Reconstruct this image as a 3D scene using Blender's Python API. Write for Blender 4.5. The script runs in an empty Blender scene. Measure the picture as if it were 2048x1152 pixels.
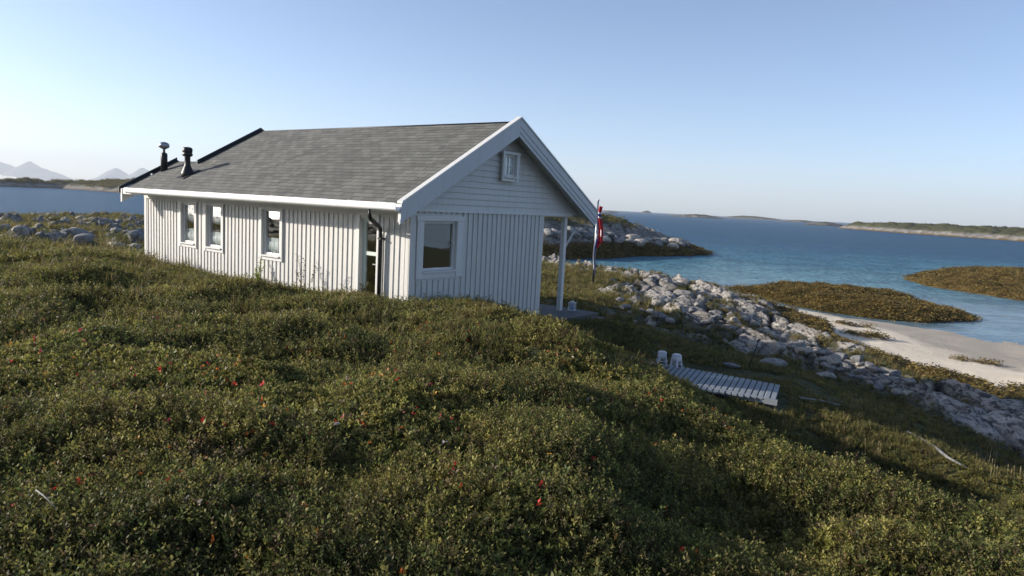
import bpy, bmesh, math, random
import numpy as np
from mathutils import Matrix, Vector
random.seed(7); RNG = np.random.default_rng(11)
SC = bpy.context.scene; COL = SC.collection
H = 5.5                                   # eye height above the sea
# ------------------------------------------------------------------ camera
F_PX, PITCH, ROLL = 1426.0, .116, .052
cam = bpy.data.cameras.new("Camera"); camo = bpy.data.objects.new("Camera", cam); COL.objects.link(camo)
cp, sp, cr, sr = math.cos(PITCH), math.sin(PITCH), math.cos(ROLL), math.sin(ROLL)
Xc = Vector((cr, sr*sp, sr*cp)); Yc = Vector((-sr, cr*sp, cr*cp)); Zc = -Vector((0, cp, -sp))
M = Matrix((Xc, Yc, Zc)).transposed().to_4x4(); M.translation = (0, 0, H)
camo.matrix_world = M
cam.sensor_width = 36; cam.lens = 36*F_PX/2048; cam.clip_start = .05; cam.clip_end = 30000
SC.camera = camo
# ------------------------------------------------------------------ light
SUN_EL = math.radians(18.5)
w = bpy.data.worlds.new("World"); SC.world = w; w.use_nodes = True
nt = w.node_tree; bg = nt.nodes["Background"]
sky = nt.nodes.new("ShaderNodeTexSky"); sky.sky_type = 'NISHITA'; sky.sun_disc = False
sky.sun_elevation = SUN_EL; sky.sun_rotation = math.radians(274); sky.altitude = 0
sky.air_density = .6; sky.dust_density = .8; sky.ozone_density = 1.6
nt.links.new(sky.outputs[0], bg.inputs[0]); bg.inputs[1].default_value = .13
sl = bpy.data.lights.new("Sun", 'SUN'); sl.energy = 4.8; sl.angle = math.radians(.6); sl.color = (1, .92, .81)
so = bpy.data.objects.new("Sun", sl); COL.objects.link(so)
SUN_AZ = math.radians(4)                   # a touch beyond square to the view
so.rotation_euler = Vector((-math.cos(SUN_EL)*math.cos(SUN_AZ), math.cos(SUN_EL)*math.sin(SUN_AZ), math.sin(SUN_EL))).to_track_quat('Z', 'Y').to_euler()
so.location = (-60, 0, 60)
vs = SC.view_settings; SC.display_settings.display_device = 'sRGB'
vs.view_transform = 'Standard'; vs.look = 'None'; vs.exposure = 0.78; vs.gamma = 1
SC.cycles.max_bounces = 8; SC.cycles.transparent_max_bounces = 16; SC.cycles.volume_bounces = 0
# ------------------------------------------------------------------ helpers
def ray(px, py):
    u0, v0 = px-1024, py-576
    u = u0*cr+v0*sr; v = -u0*sr+v0*cr
    return np.array([u, F_PX*cp-v*sp, -F_PX*sp-v*cp])/F_PX
def at_z(px, py, zrel):                   # point of the photo at a height below the eye
    d = ray(px, py); return d*(zrel/d[2])
def at_y(px, py, Y):
    d = ray(px, py); return d*(Y/d[1])
def tag(o, label=None, cat=None, group=None, kind=None):
    if label: o["label"] = label
    if cat: o["category"] = cat
    if group: o["group"] = group
    if kind: o["kind"] = kind
    return o
def empty(name, loc=(0, 0, 0), rz=0):
    o = bpy.data.objects.new(name, None); COL.objects.link(o); o.location = loc; o.rotation_euler = (0, 0, rz)
    o.empty_display_size = .2; return o
def mesh_np(name, V, Fc, mats=(), smooth=False):
    me = bpy.data.meshes.new(name); V = np.asarray(V, np.float32); Fc = np.asarray(Fc, np.int32)
    me.vertices.add(len(V)); me.vertices.foreach_set("co", V.ravel())
    n, k = Fc.shape
    me.loops.add(n*k); me.loops.foreach_set("vertex_index", Fc.ravel())
    me.polygons.add(n); me.polygons.foreach_set("loop_start", np.arange(0, n*k, k, dtype=np.int32))
    me.update(calc_edges=True)
    if smooth: me.polygons.foreach_set("use_smooth", np.ones(n, bool))
    for m in mats: me.materials.append(m)
    return me
def attr(me, name, arr, typ='FLOAT'):
    a = me.attributes.new(name, typ, 'POINT')
    key = {'FLOAT': 'value', 'FLOAT_VECTOR': 'vector', 'FLOAT_COLOR': 'color', 'INT': 'value'}[typ]
    a.data.foreach_set(key, np.asarray(arr, np.int32 if typ == 'INT' else np.float32).ravel())
class MB:
    def __init__(s): s.v = []; s.f = []; s.sm = []
    def box(s, x0, x1, y0, y1, z0, z1):
        b = len(s.v)
        s.v += [(x0, y0, z0), (x1, y0, z0), (x1, y1, z0), (x0, y1, z0), (x0, y0, z1), (x1, y0, z1), (x1, y1, z1), (x0, y1, z1)]
        for q in ((0, 3, 2, 1), (4, 5, 6, 7), (0, 1, 5, 4), (1, 2, 6, 5), (2, 3, 7, 6), (3, 0, 4, 7)):
            s.f.append(tuple(b+i for i in q)); s.sm.append(False)
        return s
    def prism(s, prof, a0, a1, axis=1):   # closed profile swept straight along an axis; profile holds the other two coordinates
        b = len(s.v); n = len(prof)
        for a in (a0, a1):
            for p, q in prof:
                s.v.append((a, p, q) if axis == 0 else (p, a, q) if axis == 1 else (p, q, a))
        for i in range(n):
            j = (i+1) % n; s.f.append((b+i, b+j, b+n+j, b+n+i)); s.sm.append(False)
        s.f.append(tuple(b+i for i in range(n))[::-1]); s.f.append(tuple(b+n+i for i in range(n))); s.sm += [False, False]
        return s
    def tube(s, pts, rad, n=10, cap=True):
        pts = [Vector(p) for p in pts]; b = len(s.v)
        rad = rad if isinstance(rad, (list, tuple)) else [rad]*len(pts)
        for i, p in enumerate(pts):
            d = (pts[min(i+1, len(pts)-1)]-pts[max(i-1, 0)]).normalized()
            a = d.orthogonal() if abs(d.z) > .99 else Vector((-d.y, d.x, 0)); a.normalize()
            if abs(d.z) > .99: a = Vector((1, 0, 0))
            c = d.cross(a).normalized()
            for k in range(n):
                t = 2*math.pi*k/n; q = p+(a*math.cos(t)+c*math.sin(t))*rad[i]; s.v.append(tuple(q))
        for i in range(len(pts)-1):
            for k in range(n):
                j = (k+1) % n
                s.f.append((b+i*n+k, b+i*n+j, b+(i+1)*n+j, b+(i+1)*n+k)); s.sm.append(True)
        if cap:
            s.f.append(tuple(b+k for k in range(n))[::-1]); s.f.append(tuple(b+(len(pts)-1)*n+k for k in range(n))); s.sm += [False, False]
        return s
    def build(s, name, mat, parent=None, bevel=0):
        me = bpy.data.meshes.new(name); me.from_pydata(s.v, [], s.f); me.update()
        me.polygons.foreach_set("use_smooth", s.sm)
        bm = bmesh.new(); bm.from_mesh(me); bmesh.ops.recalc_face_normals(bm, faces=bm.faces); bm.to_mesh(me); bm.free()
        me.materials.append(mat)
        o = bpy.data.objects.new(name, me); COL.objects.link(o)
        if parent: o.parent = parent
        if bevel:
            m = o.modifiers.new("b", 'BEVEL'); m.width = bevel; m.segments = 2; m.limit_method = 'ANGLE'
        return o
# ------------------------------------------------------------------ noise
_P = np.random.default_rng(5); _perm = _P.permutation(1024).astype(np.int64); _ang = _P.random(1024)*2*np.pi
_gx, _gy = np.cos(_ang), np.sin(_ang)
def _h(i, j): return _perm[(_perm[i & 1023]+j) & 1023]
def perlin(x, y):
    xi = np.floor(x).astype(np.int64); yi = np.floor(y).astype(np.int64); xf = x-xi; yf = y-yi
    u = xf**3*(xf*(6*xf-15)+10); v = yf**3*(yf*(6*yf-15)+10)
    def g(a, b):
        h = _h(xi+a, yi+b); return _gx[h]*(xf-a)+_gy[h]*(yf-b)
    return ((g(0, 0)*(1-u)+g(1, 0)*u)*(1-v)+(g(0, 1)*(1-u)+g(1, 1)*u)*v)*1.5
def fbm(x, y, o=4, g=.5):
    r = 0; a = 1; s = 0
    for k in range(o):
        r = r+a*perlin(x*2**k+17.3*k, y*2**k-9.1*k); s += a; a *= g
    return r/s
def lumps(x, y, flat=1.0):                # packed rounded blocks: a cell's dome height, 0 in the cracks; and a number per cell
    xi = np.floor(x).astype(np.int64); yi = np.floor(y).astype(np.int64)
    f1 = np.full(x.shape, 9.); f2 = np.full(x.shape, 9.); idc = np.zeros(x.shape)
    for a in (-1, 0, 1):
        for b in (-1, 0, 1):
            h = _h(xi+a, yi+b); jx = xi+a+.5+.42*_gx[h]; jy = yi+b+.5+.42*_gy[(h+77) & 1023]
            d = np.hypot(x-jx, y-jy)
            m = d < f1; f2 = np.where(m, f1, np.minimum(f2, d)); idc = np.where(m, h/1024., idc); f1 = np.where(m, d, f1)
    e = np.clip((f2-f1)*2.2, 0, 1)
    return np.sqrt(1-(1-e)**2)*(.35+.65*idc)*flat, idc, f2-f1
def sstep(a, b, x):
    t = np.clip((x-a)/(b-a), 0, 1); return t*t*(3-2*t)
# ------------------------------------------------------------------ materials
def mat(name, base=(.5, .5, .5), rough=.7, metal=0, spec=.5):
    m = bpy.data.materials.new(name); m.use_nodes = True; b = m.node_tree.nodes["Principled BSDF"]
    b.inputs["Base Color"].default_value = (*base, 1); b.inputs["Roughness"].default_value = rough
    b.inputs["Metallic"].default_value = metal; b.inputs["Specular IOR Level"].default_value = spec
    return m
class G:                                  # short hand for node trees
    def __init__(s, m): s.t = m.node_tree; s.b = s.t.nodes.get("Principled BSDF")
    def n(s, typ, **kw):
        nd = s.t.nodes.new(typ)
        for k, v in kw.items(): setattr(nd, k, v)
        return nd
    def l(s, a, b): s.t.links.new(a, b)
    def coord(s, scale=(1, 1, 1), rot=(0, 0, 0), kind="Object"):
        c = s.n("ShaderNodeTexCoord"); m = s.n("ShaderNodeMapping"); m.inputs["Scale"].default_value = scale; m.inputs["Rotation"].default_value = rot
        s.l(c.outputs[kind], m.inputs[0]); return m.outputs[0]
    def noise(s, vec, scale, detail=4, rough=.6, dist=0):
        n = s.n("ShaderNodeTexNoise"); n.inputs["Scale"].default_value = scale; n.inputs["Detail"].default_value = detail
        n.inputs["Roughness"].default_value = rough; n.inputs["Distortion"].default_value = dist; s.l(vec, n.inputs["Vector"]); return n.outputs["Fac"]
    def ramp(s, fac, stops):
        r = s.n("ShaderNodeValToRGB"); e = r.color_ramp.elements
        while len(e) < len(stops): e.new(.5)
        for k, (p, c) in enumerate(stops): e[k].position = p; e[k].color = (*c, 1) if len(c) == 3 else c
        s.l(fac, r.inputs[0]); return r.outputs[0]
    def mix(s, fac, a, b, mode='MIX'):
        m = s.n("ShaderNodeMix", data_type='RGBA', blend_type=mode)
        if isinstance(fac, (int, float)): m.inputs[0].default_value = fac
        else: s.l(fac, m.inputs[0])
        for v, i in ((a, 6), (b, 7)):
            if isinstance(v, tuple): m.inputs[i].default_value = (*v, 1)
            else: s.l(v, m.inputs[i])
        return m.outputs[2]
    def math(s, op, a, b=None, clamp=False):
        m = s.n("ShaderNodeMath", operation=op, use_clamp=clamp)
        for v, i in ((a, 0), (b, 1)):
            if v is None: continue
            if isinstance(v, (int, float)): m.inputs[i].default_value = v
            else: s.l(v, m.inputs[i])
        return m.outputs[0]
    def attr(s, name, typ='GEOMETRY'):
        a = s.n("ShaderNodeAttribute", attribute_name=name, attribute_type=typ); return a
    def bump(s, h, strength, dist):
        b = s.n("ShaderNodeBump"); b.inputs["Strength"].default_value = strength; b.inputs["Distance"].default_value = dist
        s.l(h, b.inputs["Height"]); s.l(b.outputs[0], s.b.inputs["Normal"]); return b
def painted(name, c, var=.1, rough=.55, grime=.25):
    m = mat(name, c, rough); g = G(m); v = g.coord()
    n1 = g.noise(v, 1.3, 5); n2 = g.noise(g.coord((14, 14, 1.1)), 1.0, 4)
    c0 = tuple(x*(1-grime) for x in c); a = g.ramp(n1, [(.3, tuple(x*(1-var) for x in c)), (.7, c)])
    a = g.mix(g.ramp(n2, [(.52, (0, 0, 0)), (.78, (1, 1, 1))]), a, (c0[0], c0[1]*.98, c0[2]*.93))
    g.l(a, g.b.inputs["Base Color"]); g.bump(n2, .25, .003); return m
M_WALL = painted("white_wall_paint", (.565, .555, .525), .06, .6, .2)
M_TRIM = painted("white_trim_paint", (.60, .595, .575), .04, .5, .14)
M_GUT = painted("white_gutter", (.82, .82, .81), .02, .35, .06)
M_FASC = painted("grey_white_barge_paint", (.50, .51, .52), .05, .55, .12)
M_DOOR = painted("pale_green_door_paint", (.50, .56, .50), .05, .5, .1)
M_BLACK = mat("black_metal", (.012, .012, .014), .45, .2)
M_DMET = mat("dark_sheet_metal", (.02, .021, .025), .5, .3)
M_STEEL = mat("dull_steel", (.32, .33, .35), .35, .9)
M_INT = mat("interior_wall", (.22, .19, .16), .8)
M_CURT = mat("white_curtain", (.92, .92, .92), .9)
M_RED = mat("red_cloth", (.55, .02, .03), .8); M_BLUE = mat("blue_cloth", (.015, .035, .20), .8); M_WHT = mat("white_cloth", (.75, .75, .75), .8)
M_PLAST = mat("white_plastic", (.5, .51, .53), .4)
M_WOODG = painted("weathered_pale_boards", (.25, .275, .30), .25, .8, .4)
M_DECK = painted("grey_deck_boards", (.11, .108, .11), .25, .8, .35)
M_LOG = painted("bleached_driftwood", (.26, .255, .25), .3, .85, .5)
M_IRON = mat("dark_stake_wood", (.025, .02, .018), .8)
M_CANDLE = mat("blue_glass", (.12, .2, .42), .2)
def glass(k=3.2, k0=.12):
    m = bpy.data.materials.new("window_glass"); m.use_nodes = True; t = m.node_tree; t.nodes.clear()
    o = t.nodes.new("ShaderNodeOutputMaterial"); mx = t.nodes.new("ShaderNodeMixShader"); tr = t.nodes.new("ShaderNodeBsdfTransparent")
    gl = t.nodes.new("ShaderNodeBsdfGlossy"); gl.inputs["Roughness"].default_value = .01
    fr = t.nodes.new("ShaderNodeFresnel"); fr.inputs[0].default_value = 1.5
    mp = t.nodes.new("ShaderNodeMath"); mp.operation = 'MULTIPLY_ADD'; mp.inputs[1].default_value = k; mp.inputs[2].default_value = k0; mp.use_clamp = True
    ge = t.nodes.new('ShaderNodeNewGeometry'); ib = t.nodes.new('ShaderNodeMath'); ib.operation = 'SUBTRACT'; ib.inputs[0].default_value = 1; t.links.new(ge.outputs['Backfacing'], ib.inputs[1])
    m2 = t.nodes.new('ShaderNodeMath'); m2.operation = 'MULTIPLY'; t.links.new(mp.outputs[0], m2.inputs[0]); t.links.new(ib.outputs[0], m2.inputs[1]); t.links.new(m2.outputs[0], mx.inputs[0])
    t.links.new(fr.outputs[0], mp.inputs[0])
    tr.inputs[0].default_value = (.9, .93, .93, 1)
    t.links.new(tr.outputs[0], mx.inputs[1]); t.links.new(gl.outputs[0], mx.inputs[2]); t.links.new(mx.outputs[0], o.inputs[0]); return m
M_GLASS = glass(); M_GLASS2 = glass(1.6, .12)
def shingles():
    m = mat("grey_brown_shingles", (.12, .11, .1), .85); g = G(m)
    c = g.n("ShaderNodeTexCoord"); s = g.n("ShaderNodeSeparateXYZ"); g.l(c.outputs["Object"], s.inputs[0])
    cb = g.n("ShaderNodeCombineXYZ"); g.l(s.outputs[1], cb.inputs[0]); g.l(g.math('MULTIPLY', s.outputs[0], 1.148), cb.inputs[1])
    b = g.n("ShaderNodeTexBrick"); g.l(cb.outputs[0], b.inputs[0]); b.inputs["Scale"].default_value = 1
    b.inputs["Brick Width"].default_value = .30; b.inputs["Row Height"].default_value = .142; b.inputs["Mortar Size"].default_value = .007
    b.inputs["Color1"].default_value = (.092, .093, .086, 1); b.inputs["Color2"].default_value = (.150, .152, .140, 1); b.inputs["Mortar"].default_value = (.04, .038, .035, 1)
    b.inputs["Bias"].default_value = 0
    n = g.noise(g.coord((1, 1, 1), (0, 0, .6)), 2.2, 8, .75, .8); n2 = g.noise(g.coord(), 60, 3)
    col = g.mix(.9, b.outputs["Color"], g.ramp(n, [(.3, (.55, .57, .56)), (.7, (1.2, 1.15, 1.08))]), 'MULTIPLY')
    col = g.mix(.35, col, g.ramp(n2, [(.3, (.5, .5, .5)), (.7, (1.4, 1.4, 1.4))]), 'MULTIPLY')
    # pale lichen
    col = g.mix(g.ramp(g.noise(g.coord(), 3.1, 6, .7), [(.58, (0, 0, 0)), (.72, (.5, .5, .5))]), col, (.26, .25, .20))
    g.l(col, g.b.inputs["Base Color"])
    h = g.math('ADD', g.math('MULTIPLY', b.outputs["Fac"], -1.0), g.math('MULTIPLY', n2, .5)); g.bump(h, .7, .012); return m
M_ROOF = shingles()
def clapboard():
    m = painted("white_clapboard", (.63, .61, .565), .06, .6, .15); return m
# rock / soil / sand / weed: one ground material, weights come from vertex attributes
def ground_mat():
    m = mat("shore_ground", (.1, .1, .1), .9, 0, .25); g = G(m); P = g.coord(kind="Object")
    n_l = g.noise(P, .35, 5); n_m = g.noise(P, 2.6, 8, .68); n_s = g.noise(g.coord((1, .35, 1)), 9, 6, .7, .6)
    rock = g.ramp(n_m, [(.28, (.10, .095, .09)), (.42, (.29, .275, .255)), (.6, (.44, .42, .39)), (.8, (.58, .555, .51))])
    rock = g.mix(.25, rock, (.24, .19, .13)); rock = g.mix(g.ramp(n_s, [(.42, (1, 1, 1)), (.54, (0, 0, 0))]), rock, (.055, .053, .052))
    rock = g.mix(g.ramp(g.noise(P, 1.3, 4), [(.66, (0, 0, 0)), (.74, (.55, .55, .55))]), rock, (.36, .26, .10))
    bk = g.attr("blk").outputs["Color"]; rock = g.mix(1.0, rock, bk, 'MULTIPLY')
    soil = g.ramp(g.noise(P, 3.5, 8, .7), [(.3, (.018, .019, .009)), (.5, (.05, .048, .020)), (.66, (.10, .085, .034)), (.8, (.17, .14, .06))])
    soil = g.mix(g.ramp(n_l, [(.4, (0, 0, 0)), (.62, (.7, .7, .7))]), soil, (.045, .055, .018))
    sand = g.ramp(g.noise(P, .5, 6), [(.3, (.62, .53, .40)), (.7, (.80, .69, .54))])
    kelp = g.ramp(g.noise(P, 3.0, 8, .72), [(.3, (.022, .015, .006)), (.5, (.085, .055, .015)), (.72, (.19, .125, .035))])
    c = g.mix(g.attr("rock").outputs["Fac"], soil, rock)
    c = g.mix(g.attr("sand").outputs["Fac"], c, sand)
    wet = g.attr("wet").outputs["Fac"]
    c = g.mix(g.math('MULTIPLY', wet, .6), c, (.17, .155, .14), 'MIX')
    c = g.mix(g.attr("kelp").outputs["Fac"], c, kelp)
    g.l(c, g.b.inputs["Base Color"])
    h = g.math('ADD', g.noise(P, 7, 8, .7), g.math('MULTIPLY', g.noise(P, 40, 4, .7), .3))
    g.bump(h, .8, .06); return m
M_GROUND = ground_mat()
def rock_mat(name, tint):
    m = mat(name, (.3, .3, .3), .85, 0, .3); g = G(m); P = g.coord()
    c = g.ramp(g.noise(P, 3.0, 9, .7), [(.3, (.06, .058, .055)), (.48, (.23, .22, .205)), (.7, (.42, .40, .37))])
    c = g.mix(g.ramp(g.noise(P, 7, 5), [(.6, (0, 0, 0)), (.68, (.6, .6, .6))]), c, (.06, .06, .055))
    c = g.mix(1.0, c, tint, 'MULTIPLY'); g.l(c, g.b.inputs["Base Color"])
    g.bump(g.noise(P, 12, 8, .7), .7, .04); return m
M_ROCKS = [rock_mat("grey_rock", (1, 1, 1)), rock_mat("pale_rock", (1.35, 1.3, 1.22)), rock_mat("bluish_rock", (.75, .78, .84))]
# ------------------------------------------------------------------ the lie of the land
CX, CY, YAW = -.02, 14.846, .652
RZ = math.pi/2-YAW
cH, sH = math.cos(RZ), math.sin(RZ)
def H2W(t, s): return (CX+t*cH-s*sH, CY+t*sH+s*cH)     # cabin frame (t across, s along) to the world
def W2H(x, y): dx = x-CX; dy = y-CY; return dx*cH+dy*sH, -dx*sH+dy*cH
# (x, y, height rel. to the eye, rock share)
CP = [(0, 0, -1.6, 0), (-3, 0, -1.55, 0), (3, 0, -1.95, 0), (-3, -4, -1.5, 0), (3, -4, -1.9, 0), (-8, -4, -1.5, 0), (-9, 4, -1.35, 0), (-14, 8, -1.35, 0),
      (8, -2, -3.0, 0), (12, -6, -3.6, 0), (0, -20, -1.7, 0), (-20, -10, -1.5, .2), (-22, 6, -1.6, .1), (-30, -25, -3, .3), (20, -20, -3.2, .3), (12, 4, -4.0, .1), (26, 17, -2.7, .1), (31, 12, -2.5, 0), (22, 8, -3.6, .3), (30, 20, -3.2, .4)]
PXC = [  # pixel, height, rock
    (0, 1152, -1.5, 0), (500, 1152, -1.6, 0), (1024, 1152, -1.75, 0), (1500, 1152, -1.9, 0), (2048, 1152, -2.0, 0),
    (0, 900, -1.5, 0), (500, 900, -1.62, 0), (1000, 900, -1.75, 0), (1400, 960, -2.0, 0), (1700, 1040, -2.0, 0),
    (0, 700, -1.5, 0), (500, 700, -1.6, 0), (900, 720, -1.75, 0), (1150, 760, -2.02, 0), (0, 580, -1.5, 0), (400, 600, -1.6, 0), (700, 640, -1.7, 0),
    (0, 488, -1.5, 0), (150, 500, -1.5, 0), (285, 518, -1.66, 0), (500, 558, -1.72, 0), (740, 585, -1.66, 0), (860, 596, -1.7, 0), (1075, 642, -1.97, 0), (1180, 694, -2.22, 0),
    (1275, 715, -2.33, 0), (1340, 760, -2.45, 0), (1420, 820, -2.55, 0), (1330, 880, -2.15, 0), (1500, 915, -2.15, 0), (1700, 945, -2.15, 0), (1880, 1000, -2.25, 0), (2048, 1045, -2.35, 0),
    (2048, 1005, -3.25, .05),
    (1640, 820, -3.28, 0), (1760, 850, -3.45, .05), (1900, 910, -3.55, .05), (2048, 960, -3.65, .1),
    (1480, 770, -3.18, .05), (1360, 724, -3.12, .05), (1560, 770, -3.3, .05), (1640, 770, -3.5, .1), (1430, 725, -3.15, .1), (1700, 790, -3.7, .05), (1850, 850, -3.75, .05),
    (1750, 770, -4.0, .6), (1850, 800, -4.05, .9), (1950, 840, -4.0, 1), (2048, 870, -3.95, 1),
    (1560, 720, -3.7, .55), (1650, 715, -4.15, 1), (1450, 700, -3.4, .35), (1500, 660, -4.1, .95), (1400, 650, -3.75, .8), (1320, 660, -3.2, .5), (1320, 615, -3.2, .62), (1400, 600, -3.8, .95), (1480, 630, -4.1, 1),
    (1250, 650, -3.0, .1), (1250, 600, -3.0, .38), (1180, 600, -2.95, .1), (1100, 600, -2.85, .05), (1100, 560, -2.95, .05), (1200, 550, -3.0, .25), (1260, 556, -3.3, .6), (1340, 575, -3.8, .95), (1120, 535, -3.1, .2),
    (1560, 620, -4.85, .8), (1620, 655, -4.8, .7), (1715, 706, -4.75, .5), (1700, 684, -5.1, 0), (1800, 722, -5.08, 0), (1900, 754, -5.06, 0), (1980, 774, -5.04, 0), (1850, 752, -4.75, .5), (1960, 800, -4.72, .7), (2048, 830, -4.75, .7),
    (1640, 640, -5.15, 0), (1690, 668, -5.15, 0), (1750, 672, -5.2, 0), (1780, 690, -5.15, 0), (1850, 715, -5.17, 0), (1900, 735, -5.15, 0), (1990, 762, -5.12, 0), (2000, 740, -5.25, 0), (1600, 625, -5.12, 0), (1700, 650, -5.2, 0), (1800, 700, -5.2, 0), (1930, 730, -5.2, 0), (2048, 790, -5.1, 0), (2048, 745, -5.32, 0), (1850, 665, -5.4, 0), (1950, 705, -5.42, 0), (2048, 717, -5.47, 0),
    (1470, 592, -5.3, .5), (1380, 570, -5.3, .5), (2048, 680, -5.8, 0), (1900, 655, -5.7, 0), (1540, 606, -5.15, .2)]
for px, py, z, r in PXC:
    p = at_z(px, py, z); CP.append((p[0], p[1], z-(.10 if r == 0 and p[1] < 18 else 0)-(.08 if r == 0 and 480 < py < 605 and px < 900 and p[1] < 18 else 0), r))
# the slope that falls away from the sun on the right
for x, y, z in ((1.2, 9, -2.02), (4.9, 9, -3.68), (3.1, 9, -2.95), (1.5, 10.5, -2.22), (4.9, 10.5, -3.72), (3.2, 10.5, -3.16), (6.3, 10.2, -3.95), (8, 11, -4.0), (7, 9.2, -3.95), (9, 12.3, -4.1), (10, 10, -4.4), (7.5, 7.5, -3.9), (5, 5.6, -2.75), (6.5, 5, -3.2), (1.5, 8, -2.02), (5, 8, -3.55), (3.2, 8, -2.8), (2, 7, -2.15), (3.6, 7.1, -2.65), (5.4, 7, -3.4), (6.4, 8.6, -3.85), (.8, 10, -1.95), (2.2, 12, -2.95), (1.9, 11.2, -2.6), (.1, 5, -1.64), (1.0, 5, -2.02), (1.8, 5, -2.27), (2.5, 5, -2.27), (.2, 4.2, -1.66), (1.1, 4.2, -2.02), (1.8, 4.2, -2.16), (-.4, 6.2, -1.62), (.2, 9.6, -1.86), (1.3, 9.6, -2.24), (3.6, 12.4, -3.22), (4.4, 11.9, -3.28), (3.0, 12.9, -3.15), (2.7, 12.2, -3.0)): CP.append((x, y, z, 0))
# around the cabin
for t, s, z in ((-3.2, .2, -1.95), (-1.6, -.35, -1.95), (-3.6, 3, -2.05), (-3.6, 6, -2.0), (-3.4, 10, -1.98), (-2.6, 10.7, -2.05), (1.2, -.1, -2.5), (2.4, -1.4, -2.6), (3.6, 1.5, -2.9), (4.6, -.5, -3.0), (4, 4, -3.05), (4, 9, -3.2), (0, 5, -2.75), (0, 12, -2.9), (-3, 13, -2.6)):
    x, y = H2W(t, s); CP.append((x, y, z, 0))
# left rocks, back ground
for px, py, z, r in ((0, 470, -3.3, .45), (120, 480, -3.4, .5), (230, 490, -3.2, .45), (60, 460, -3.4, .25), (200, 458, -3.5, .3), (0, 450, -3.7, .4), (140, 455, -3.8, .5), (270, 462, -3.7, .6), (0, 434, -4.1, .3), (140, 436, -4.1, .35), (270, 432, -3.9, .3), (420, 445, -4.2, .3), (600, 470, -4.0, .3), (900, 500, -4.3, .5)):
    p = at_z(px, py, z); CP.append((p[0], p[1], z, r))
for x, y, z in ((-75, 118, -7), (-45, 105, -7), (-20, 92, -7), (0, 75, -7), (14, 62, -7), (16, 50, -6.5), (30, 45, -7.2), (45, 35, -7), (-100, 105, -7), (-90, 60, -4), (-60, 20, -3.5), (-60, -30, -5), (50, 0, -6.8), (50, -40, -7), (40, 22, -4.5), (0, -60, -6), (20, 70, -8)):
    CP.append((x, y, z, .3))
CP = np.array(CP, float)
def _solve(vals, c=.35):
    X = CP[:, :2]; D = np.sqrt(((X[:, None]-X[None])**2).sum(-1)+c*c)
    n = len(X); A = np.zeros((n+1, n+1)); A[:n, :n] = D-np.eye(n)*.02; A[:n, n] = A[n, :n] = 1
    return np.linalg.solve(A, np.append(vals, 0)), c
_WZ = _solve(CP[:, 2]); _WR = _solve(CP[:, 3])
def _rbf(W, x, y):
    w, c = W; out = np.full(x.shape, w[-1])
    for k in range(len(CP)): out += w[k]*np.sqrt((x-CP[k, 0])**2+(y-CP[k, 1])**2+c*c)
    return out
def in_poly(x, y, poly):
    ins = np.zeros(x.shape, bool); n = len(poly)
    for i in range(n):
        x0, y0 = poly[i]; x1, y1 = poly[(i+1) % n]
        if y0 == y1: continue
        c = ((y0 > y) != (y1 > y)) & (x < (x1-x0)*(y-y0)/(y1-y0)+x0); ins ^= c
    return ins
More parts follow.
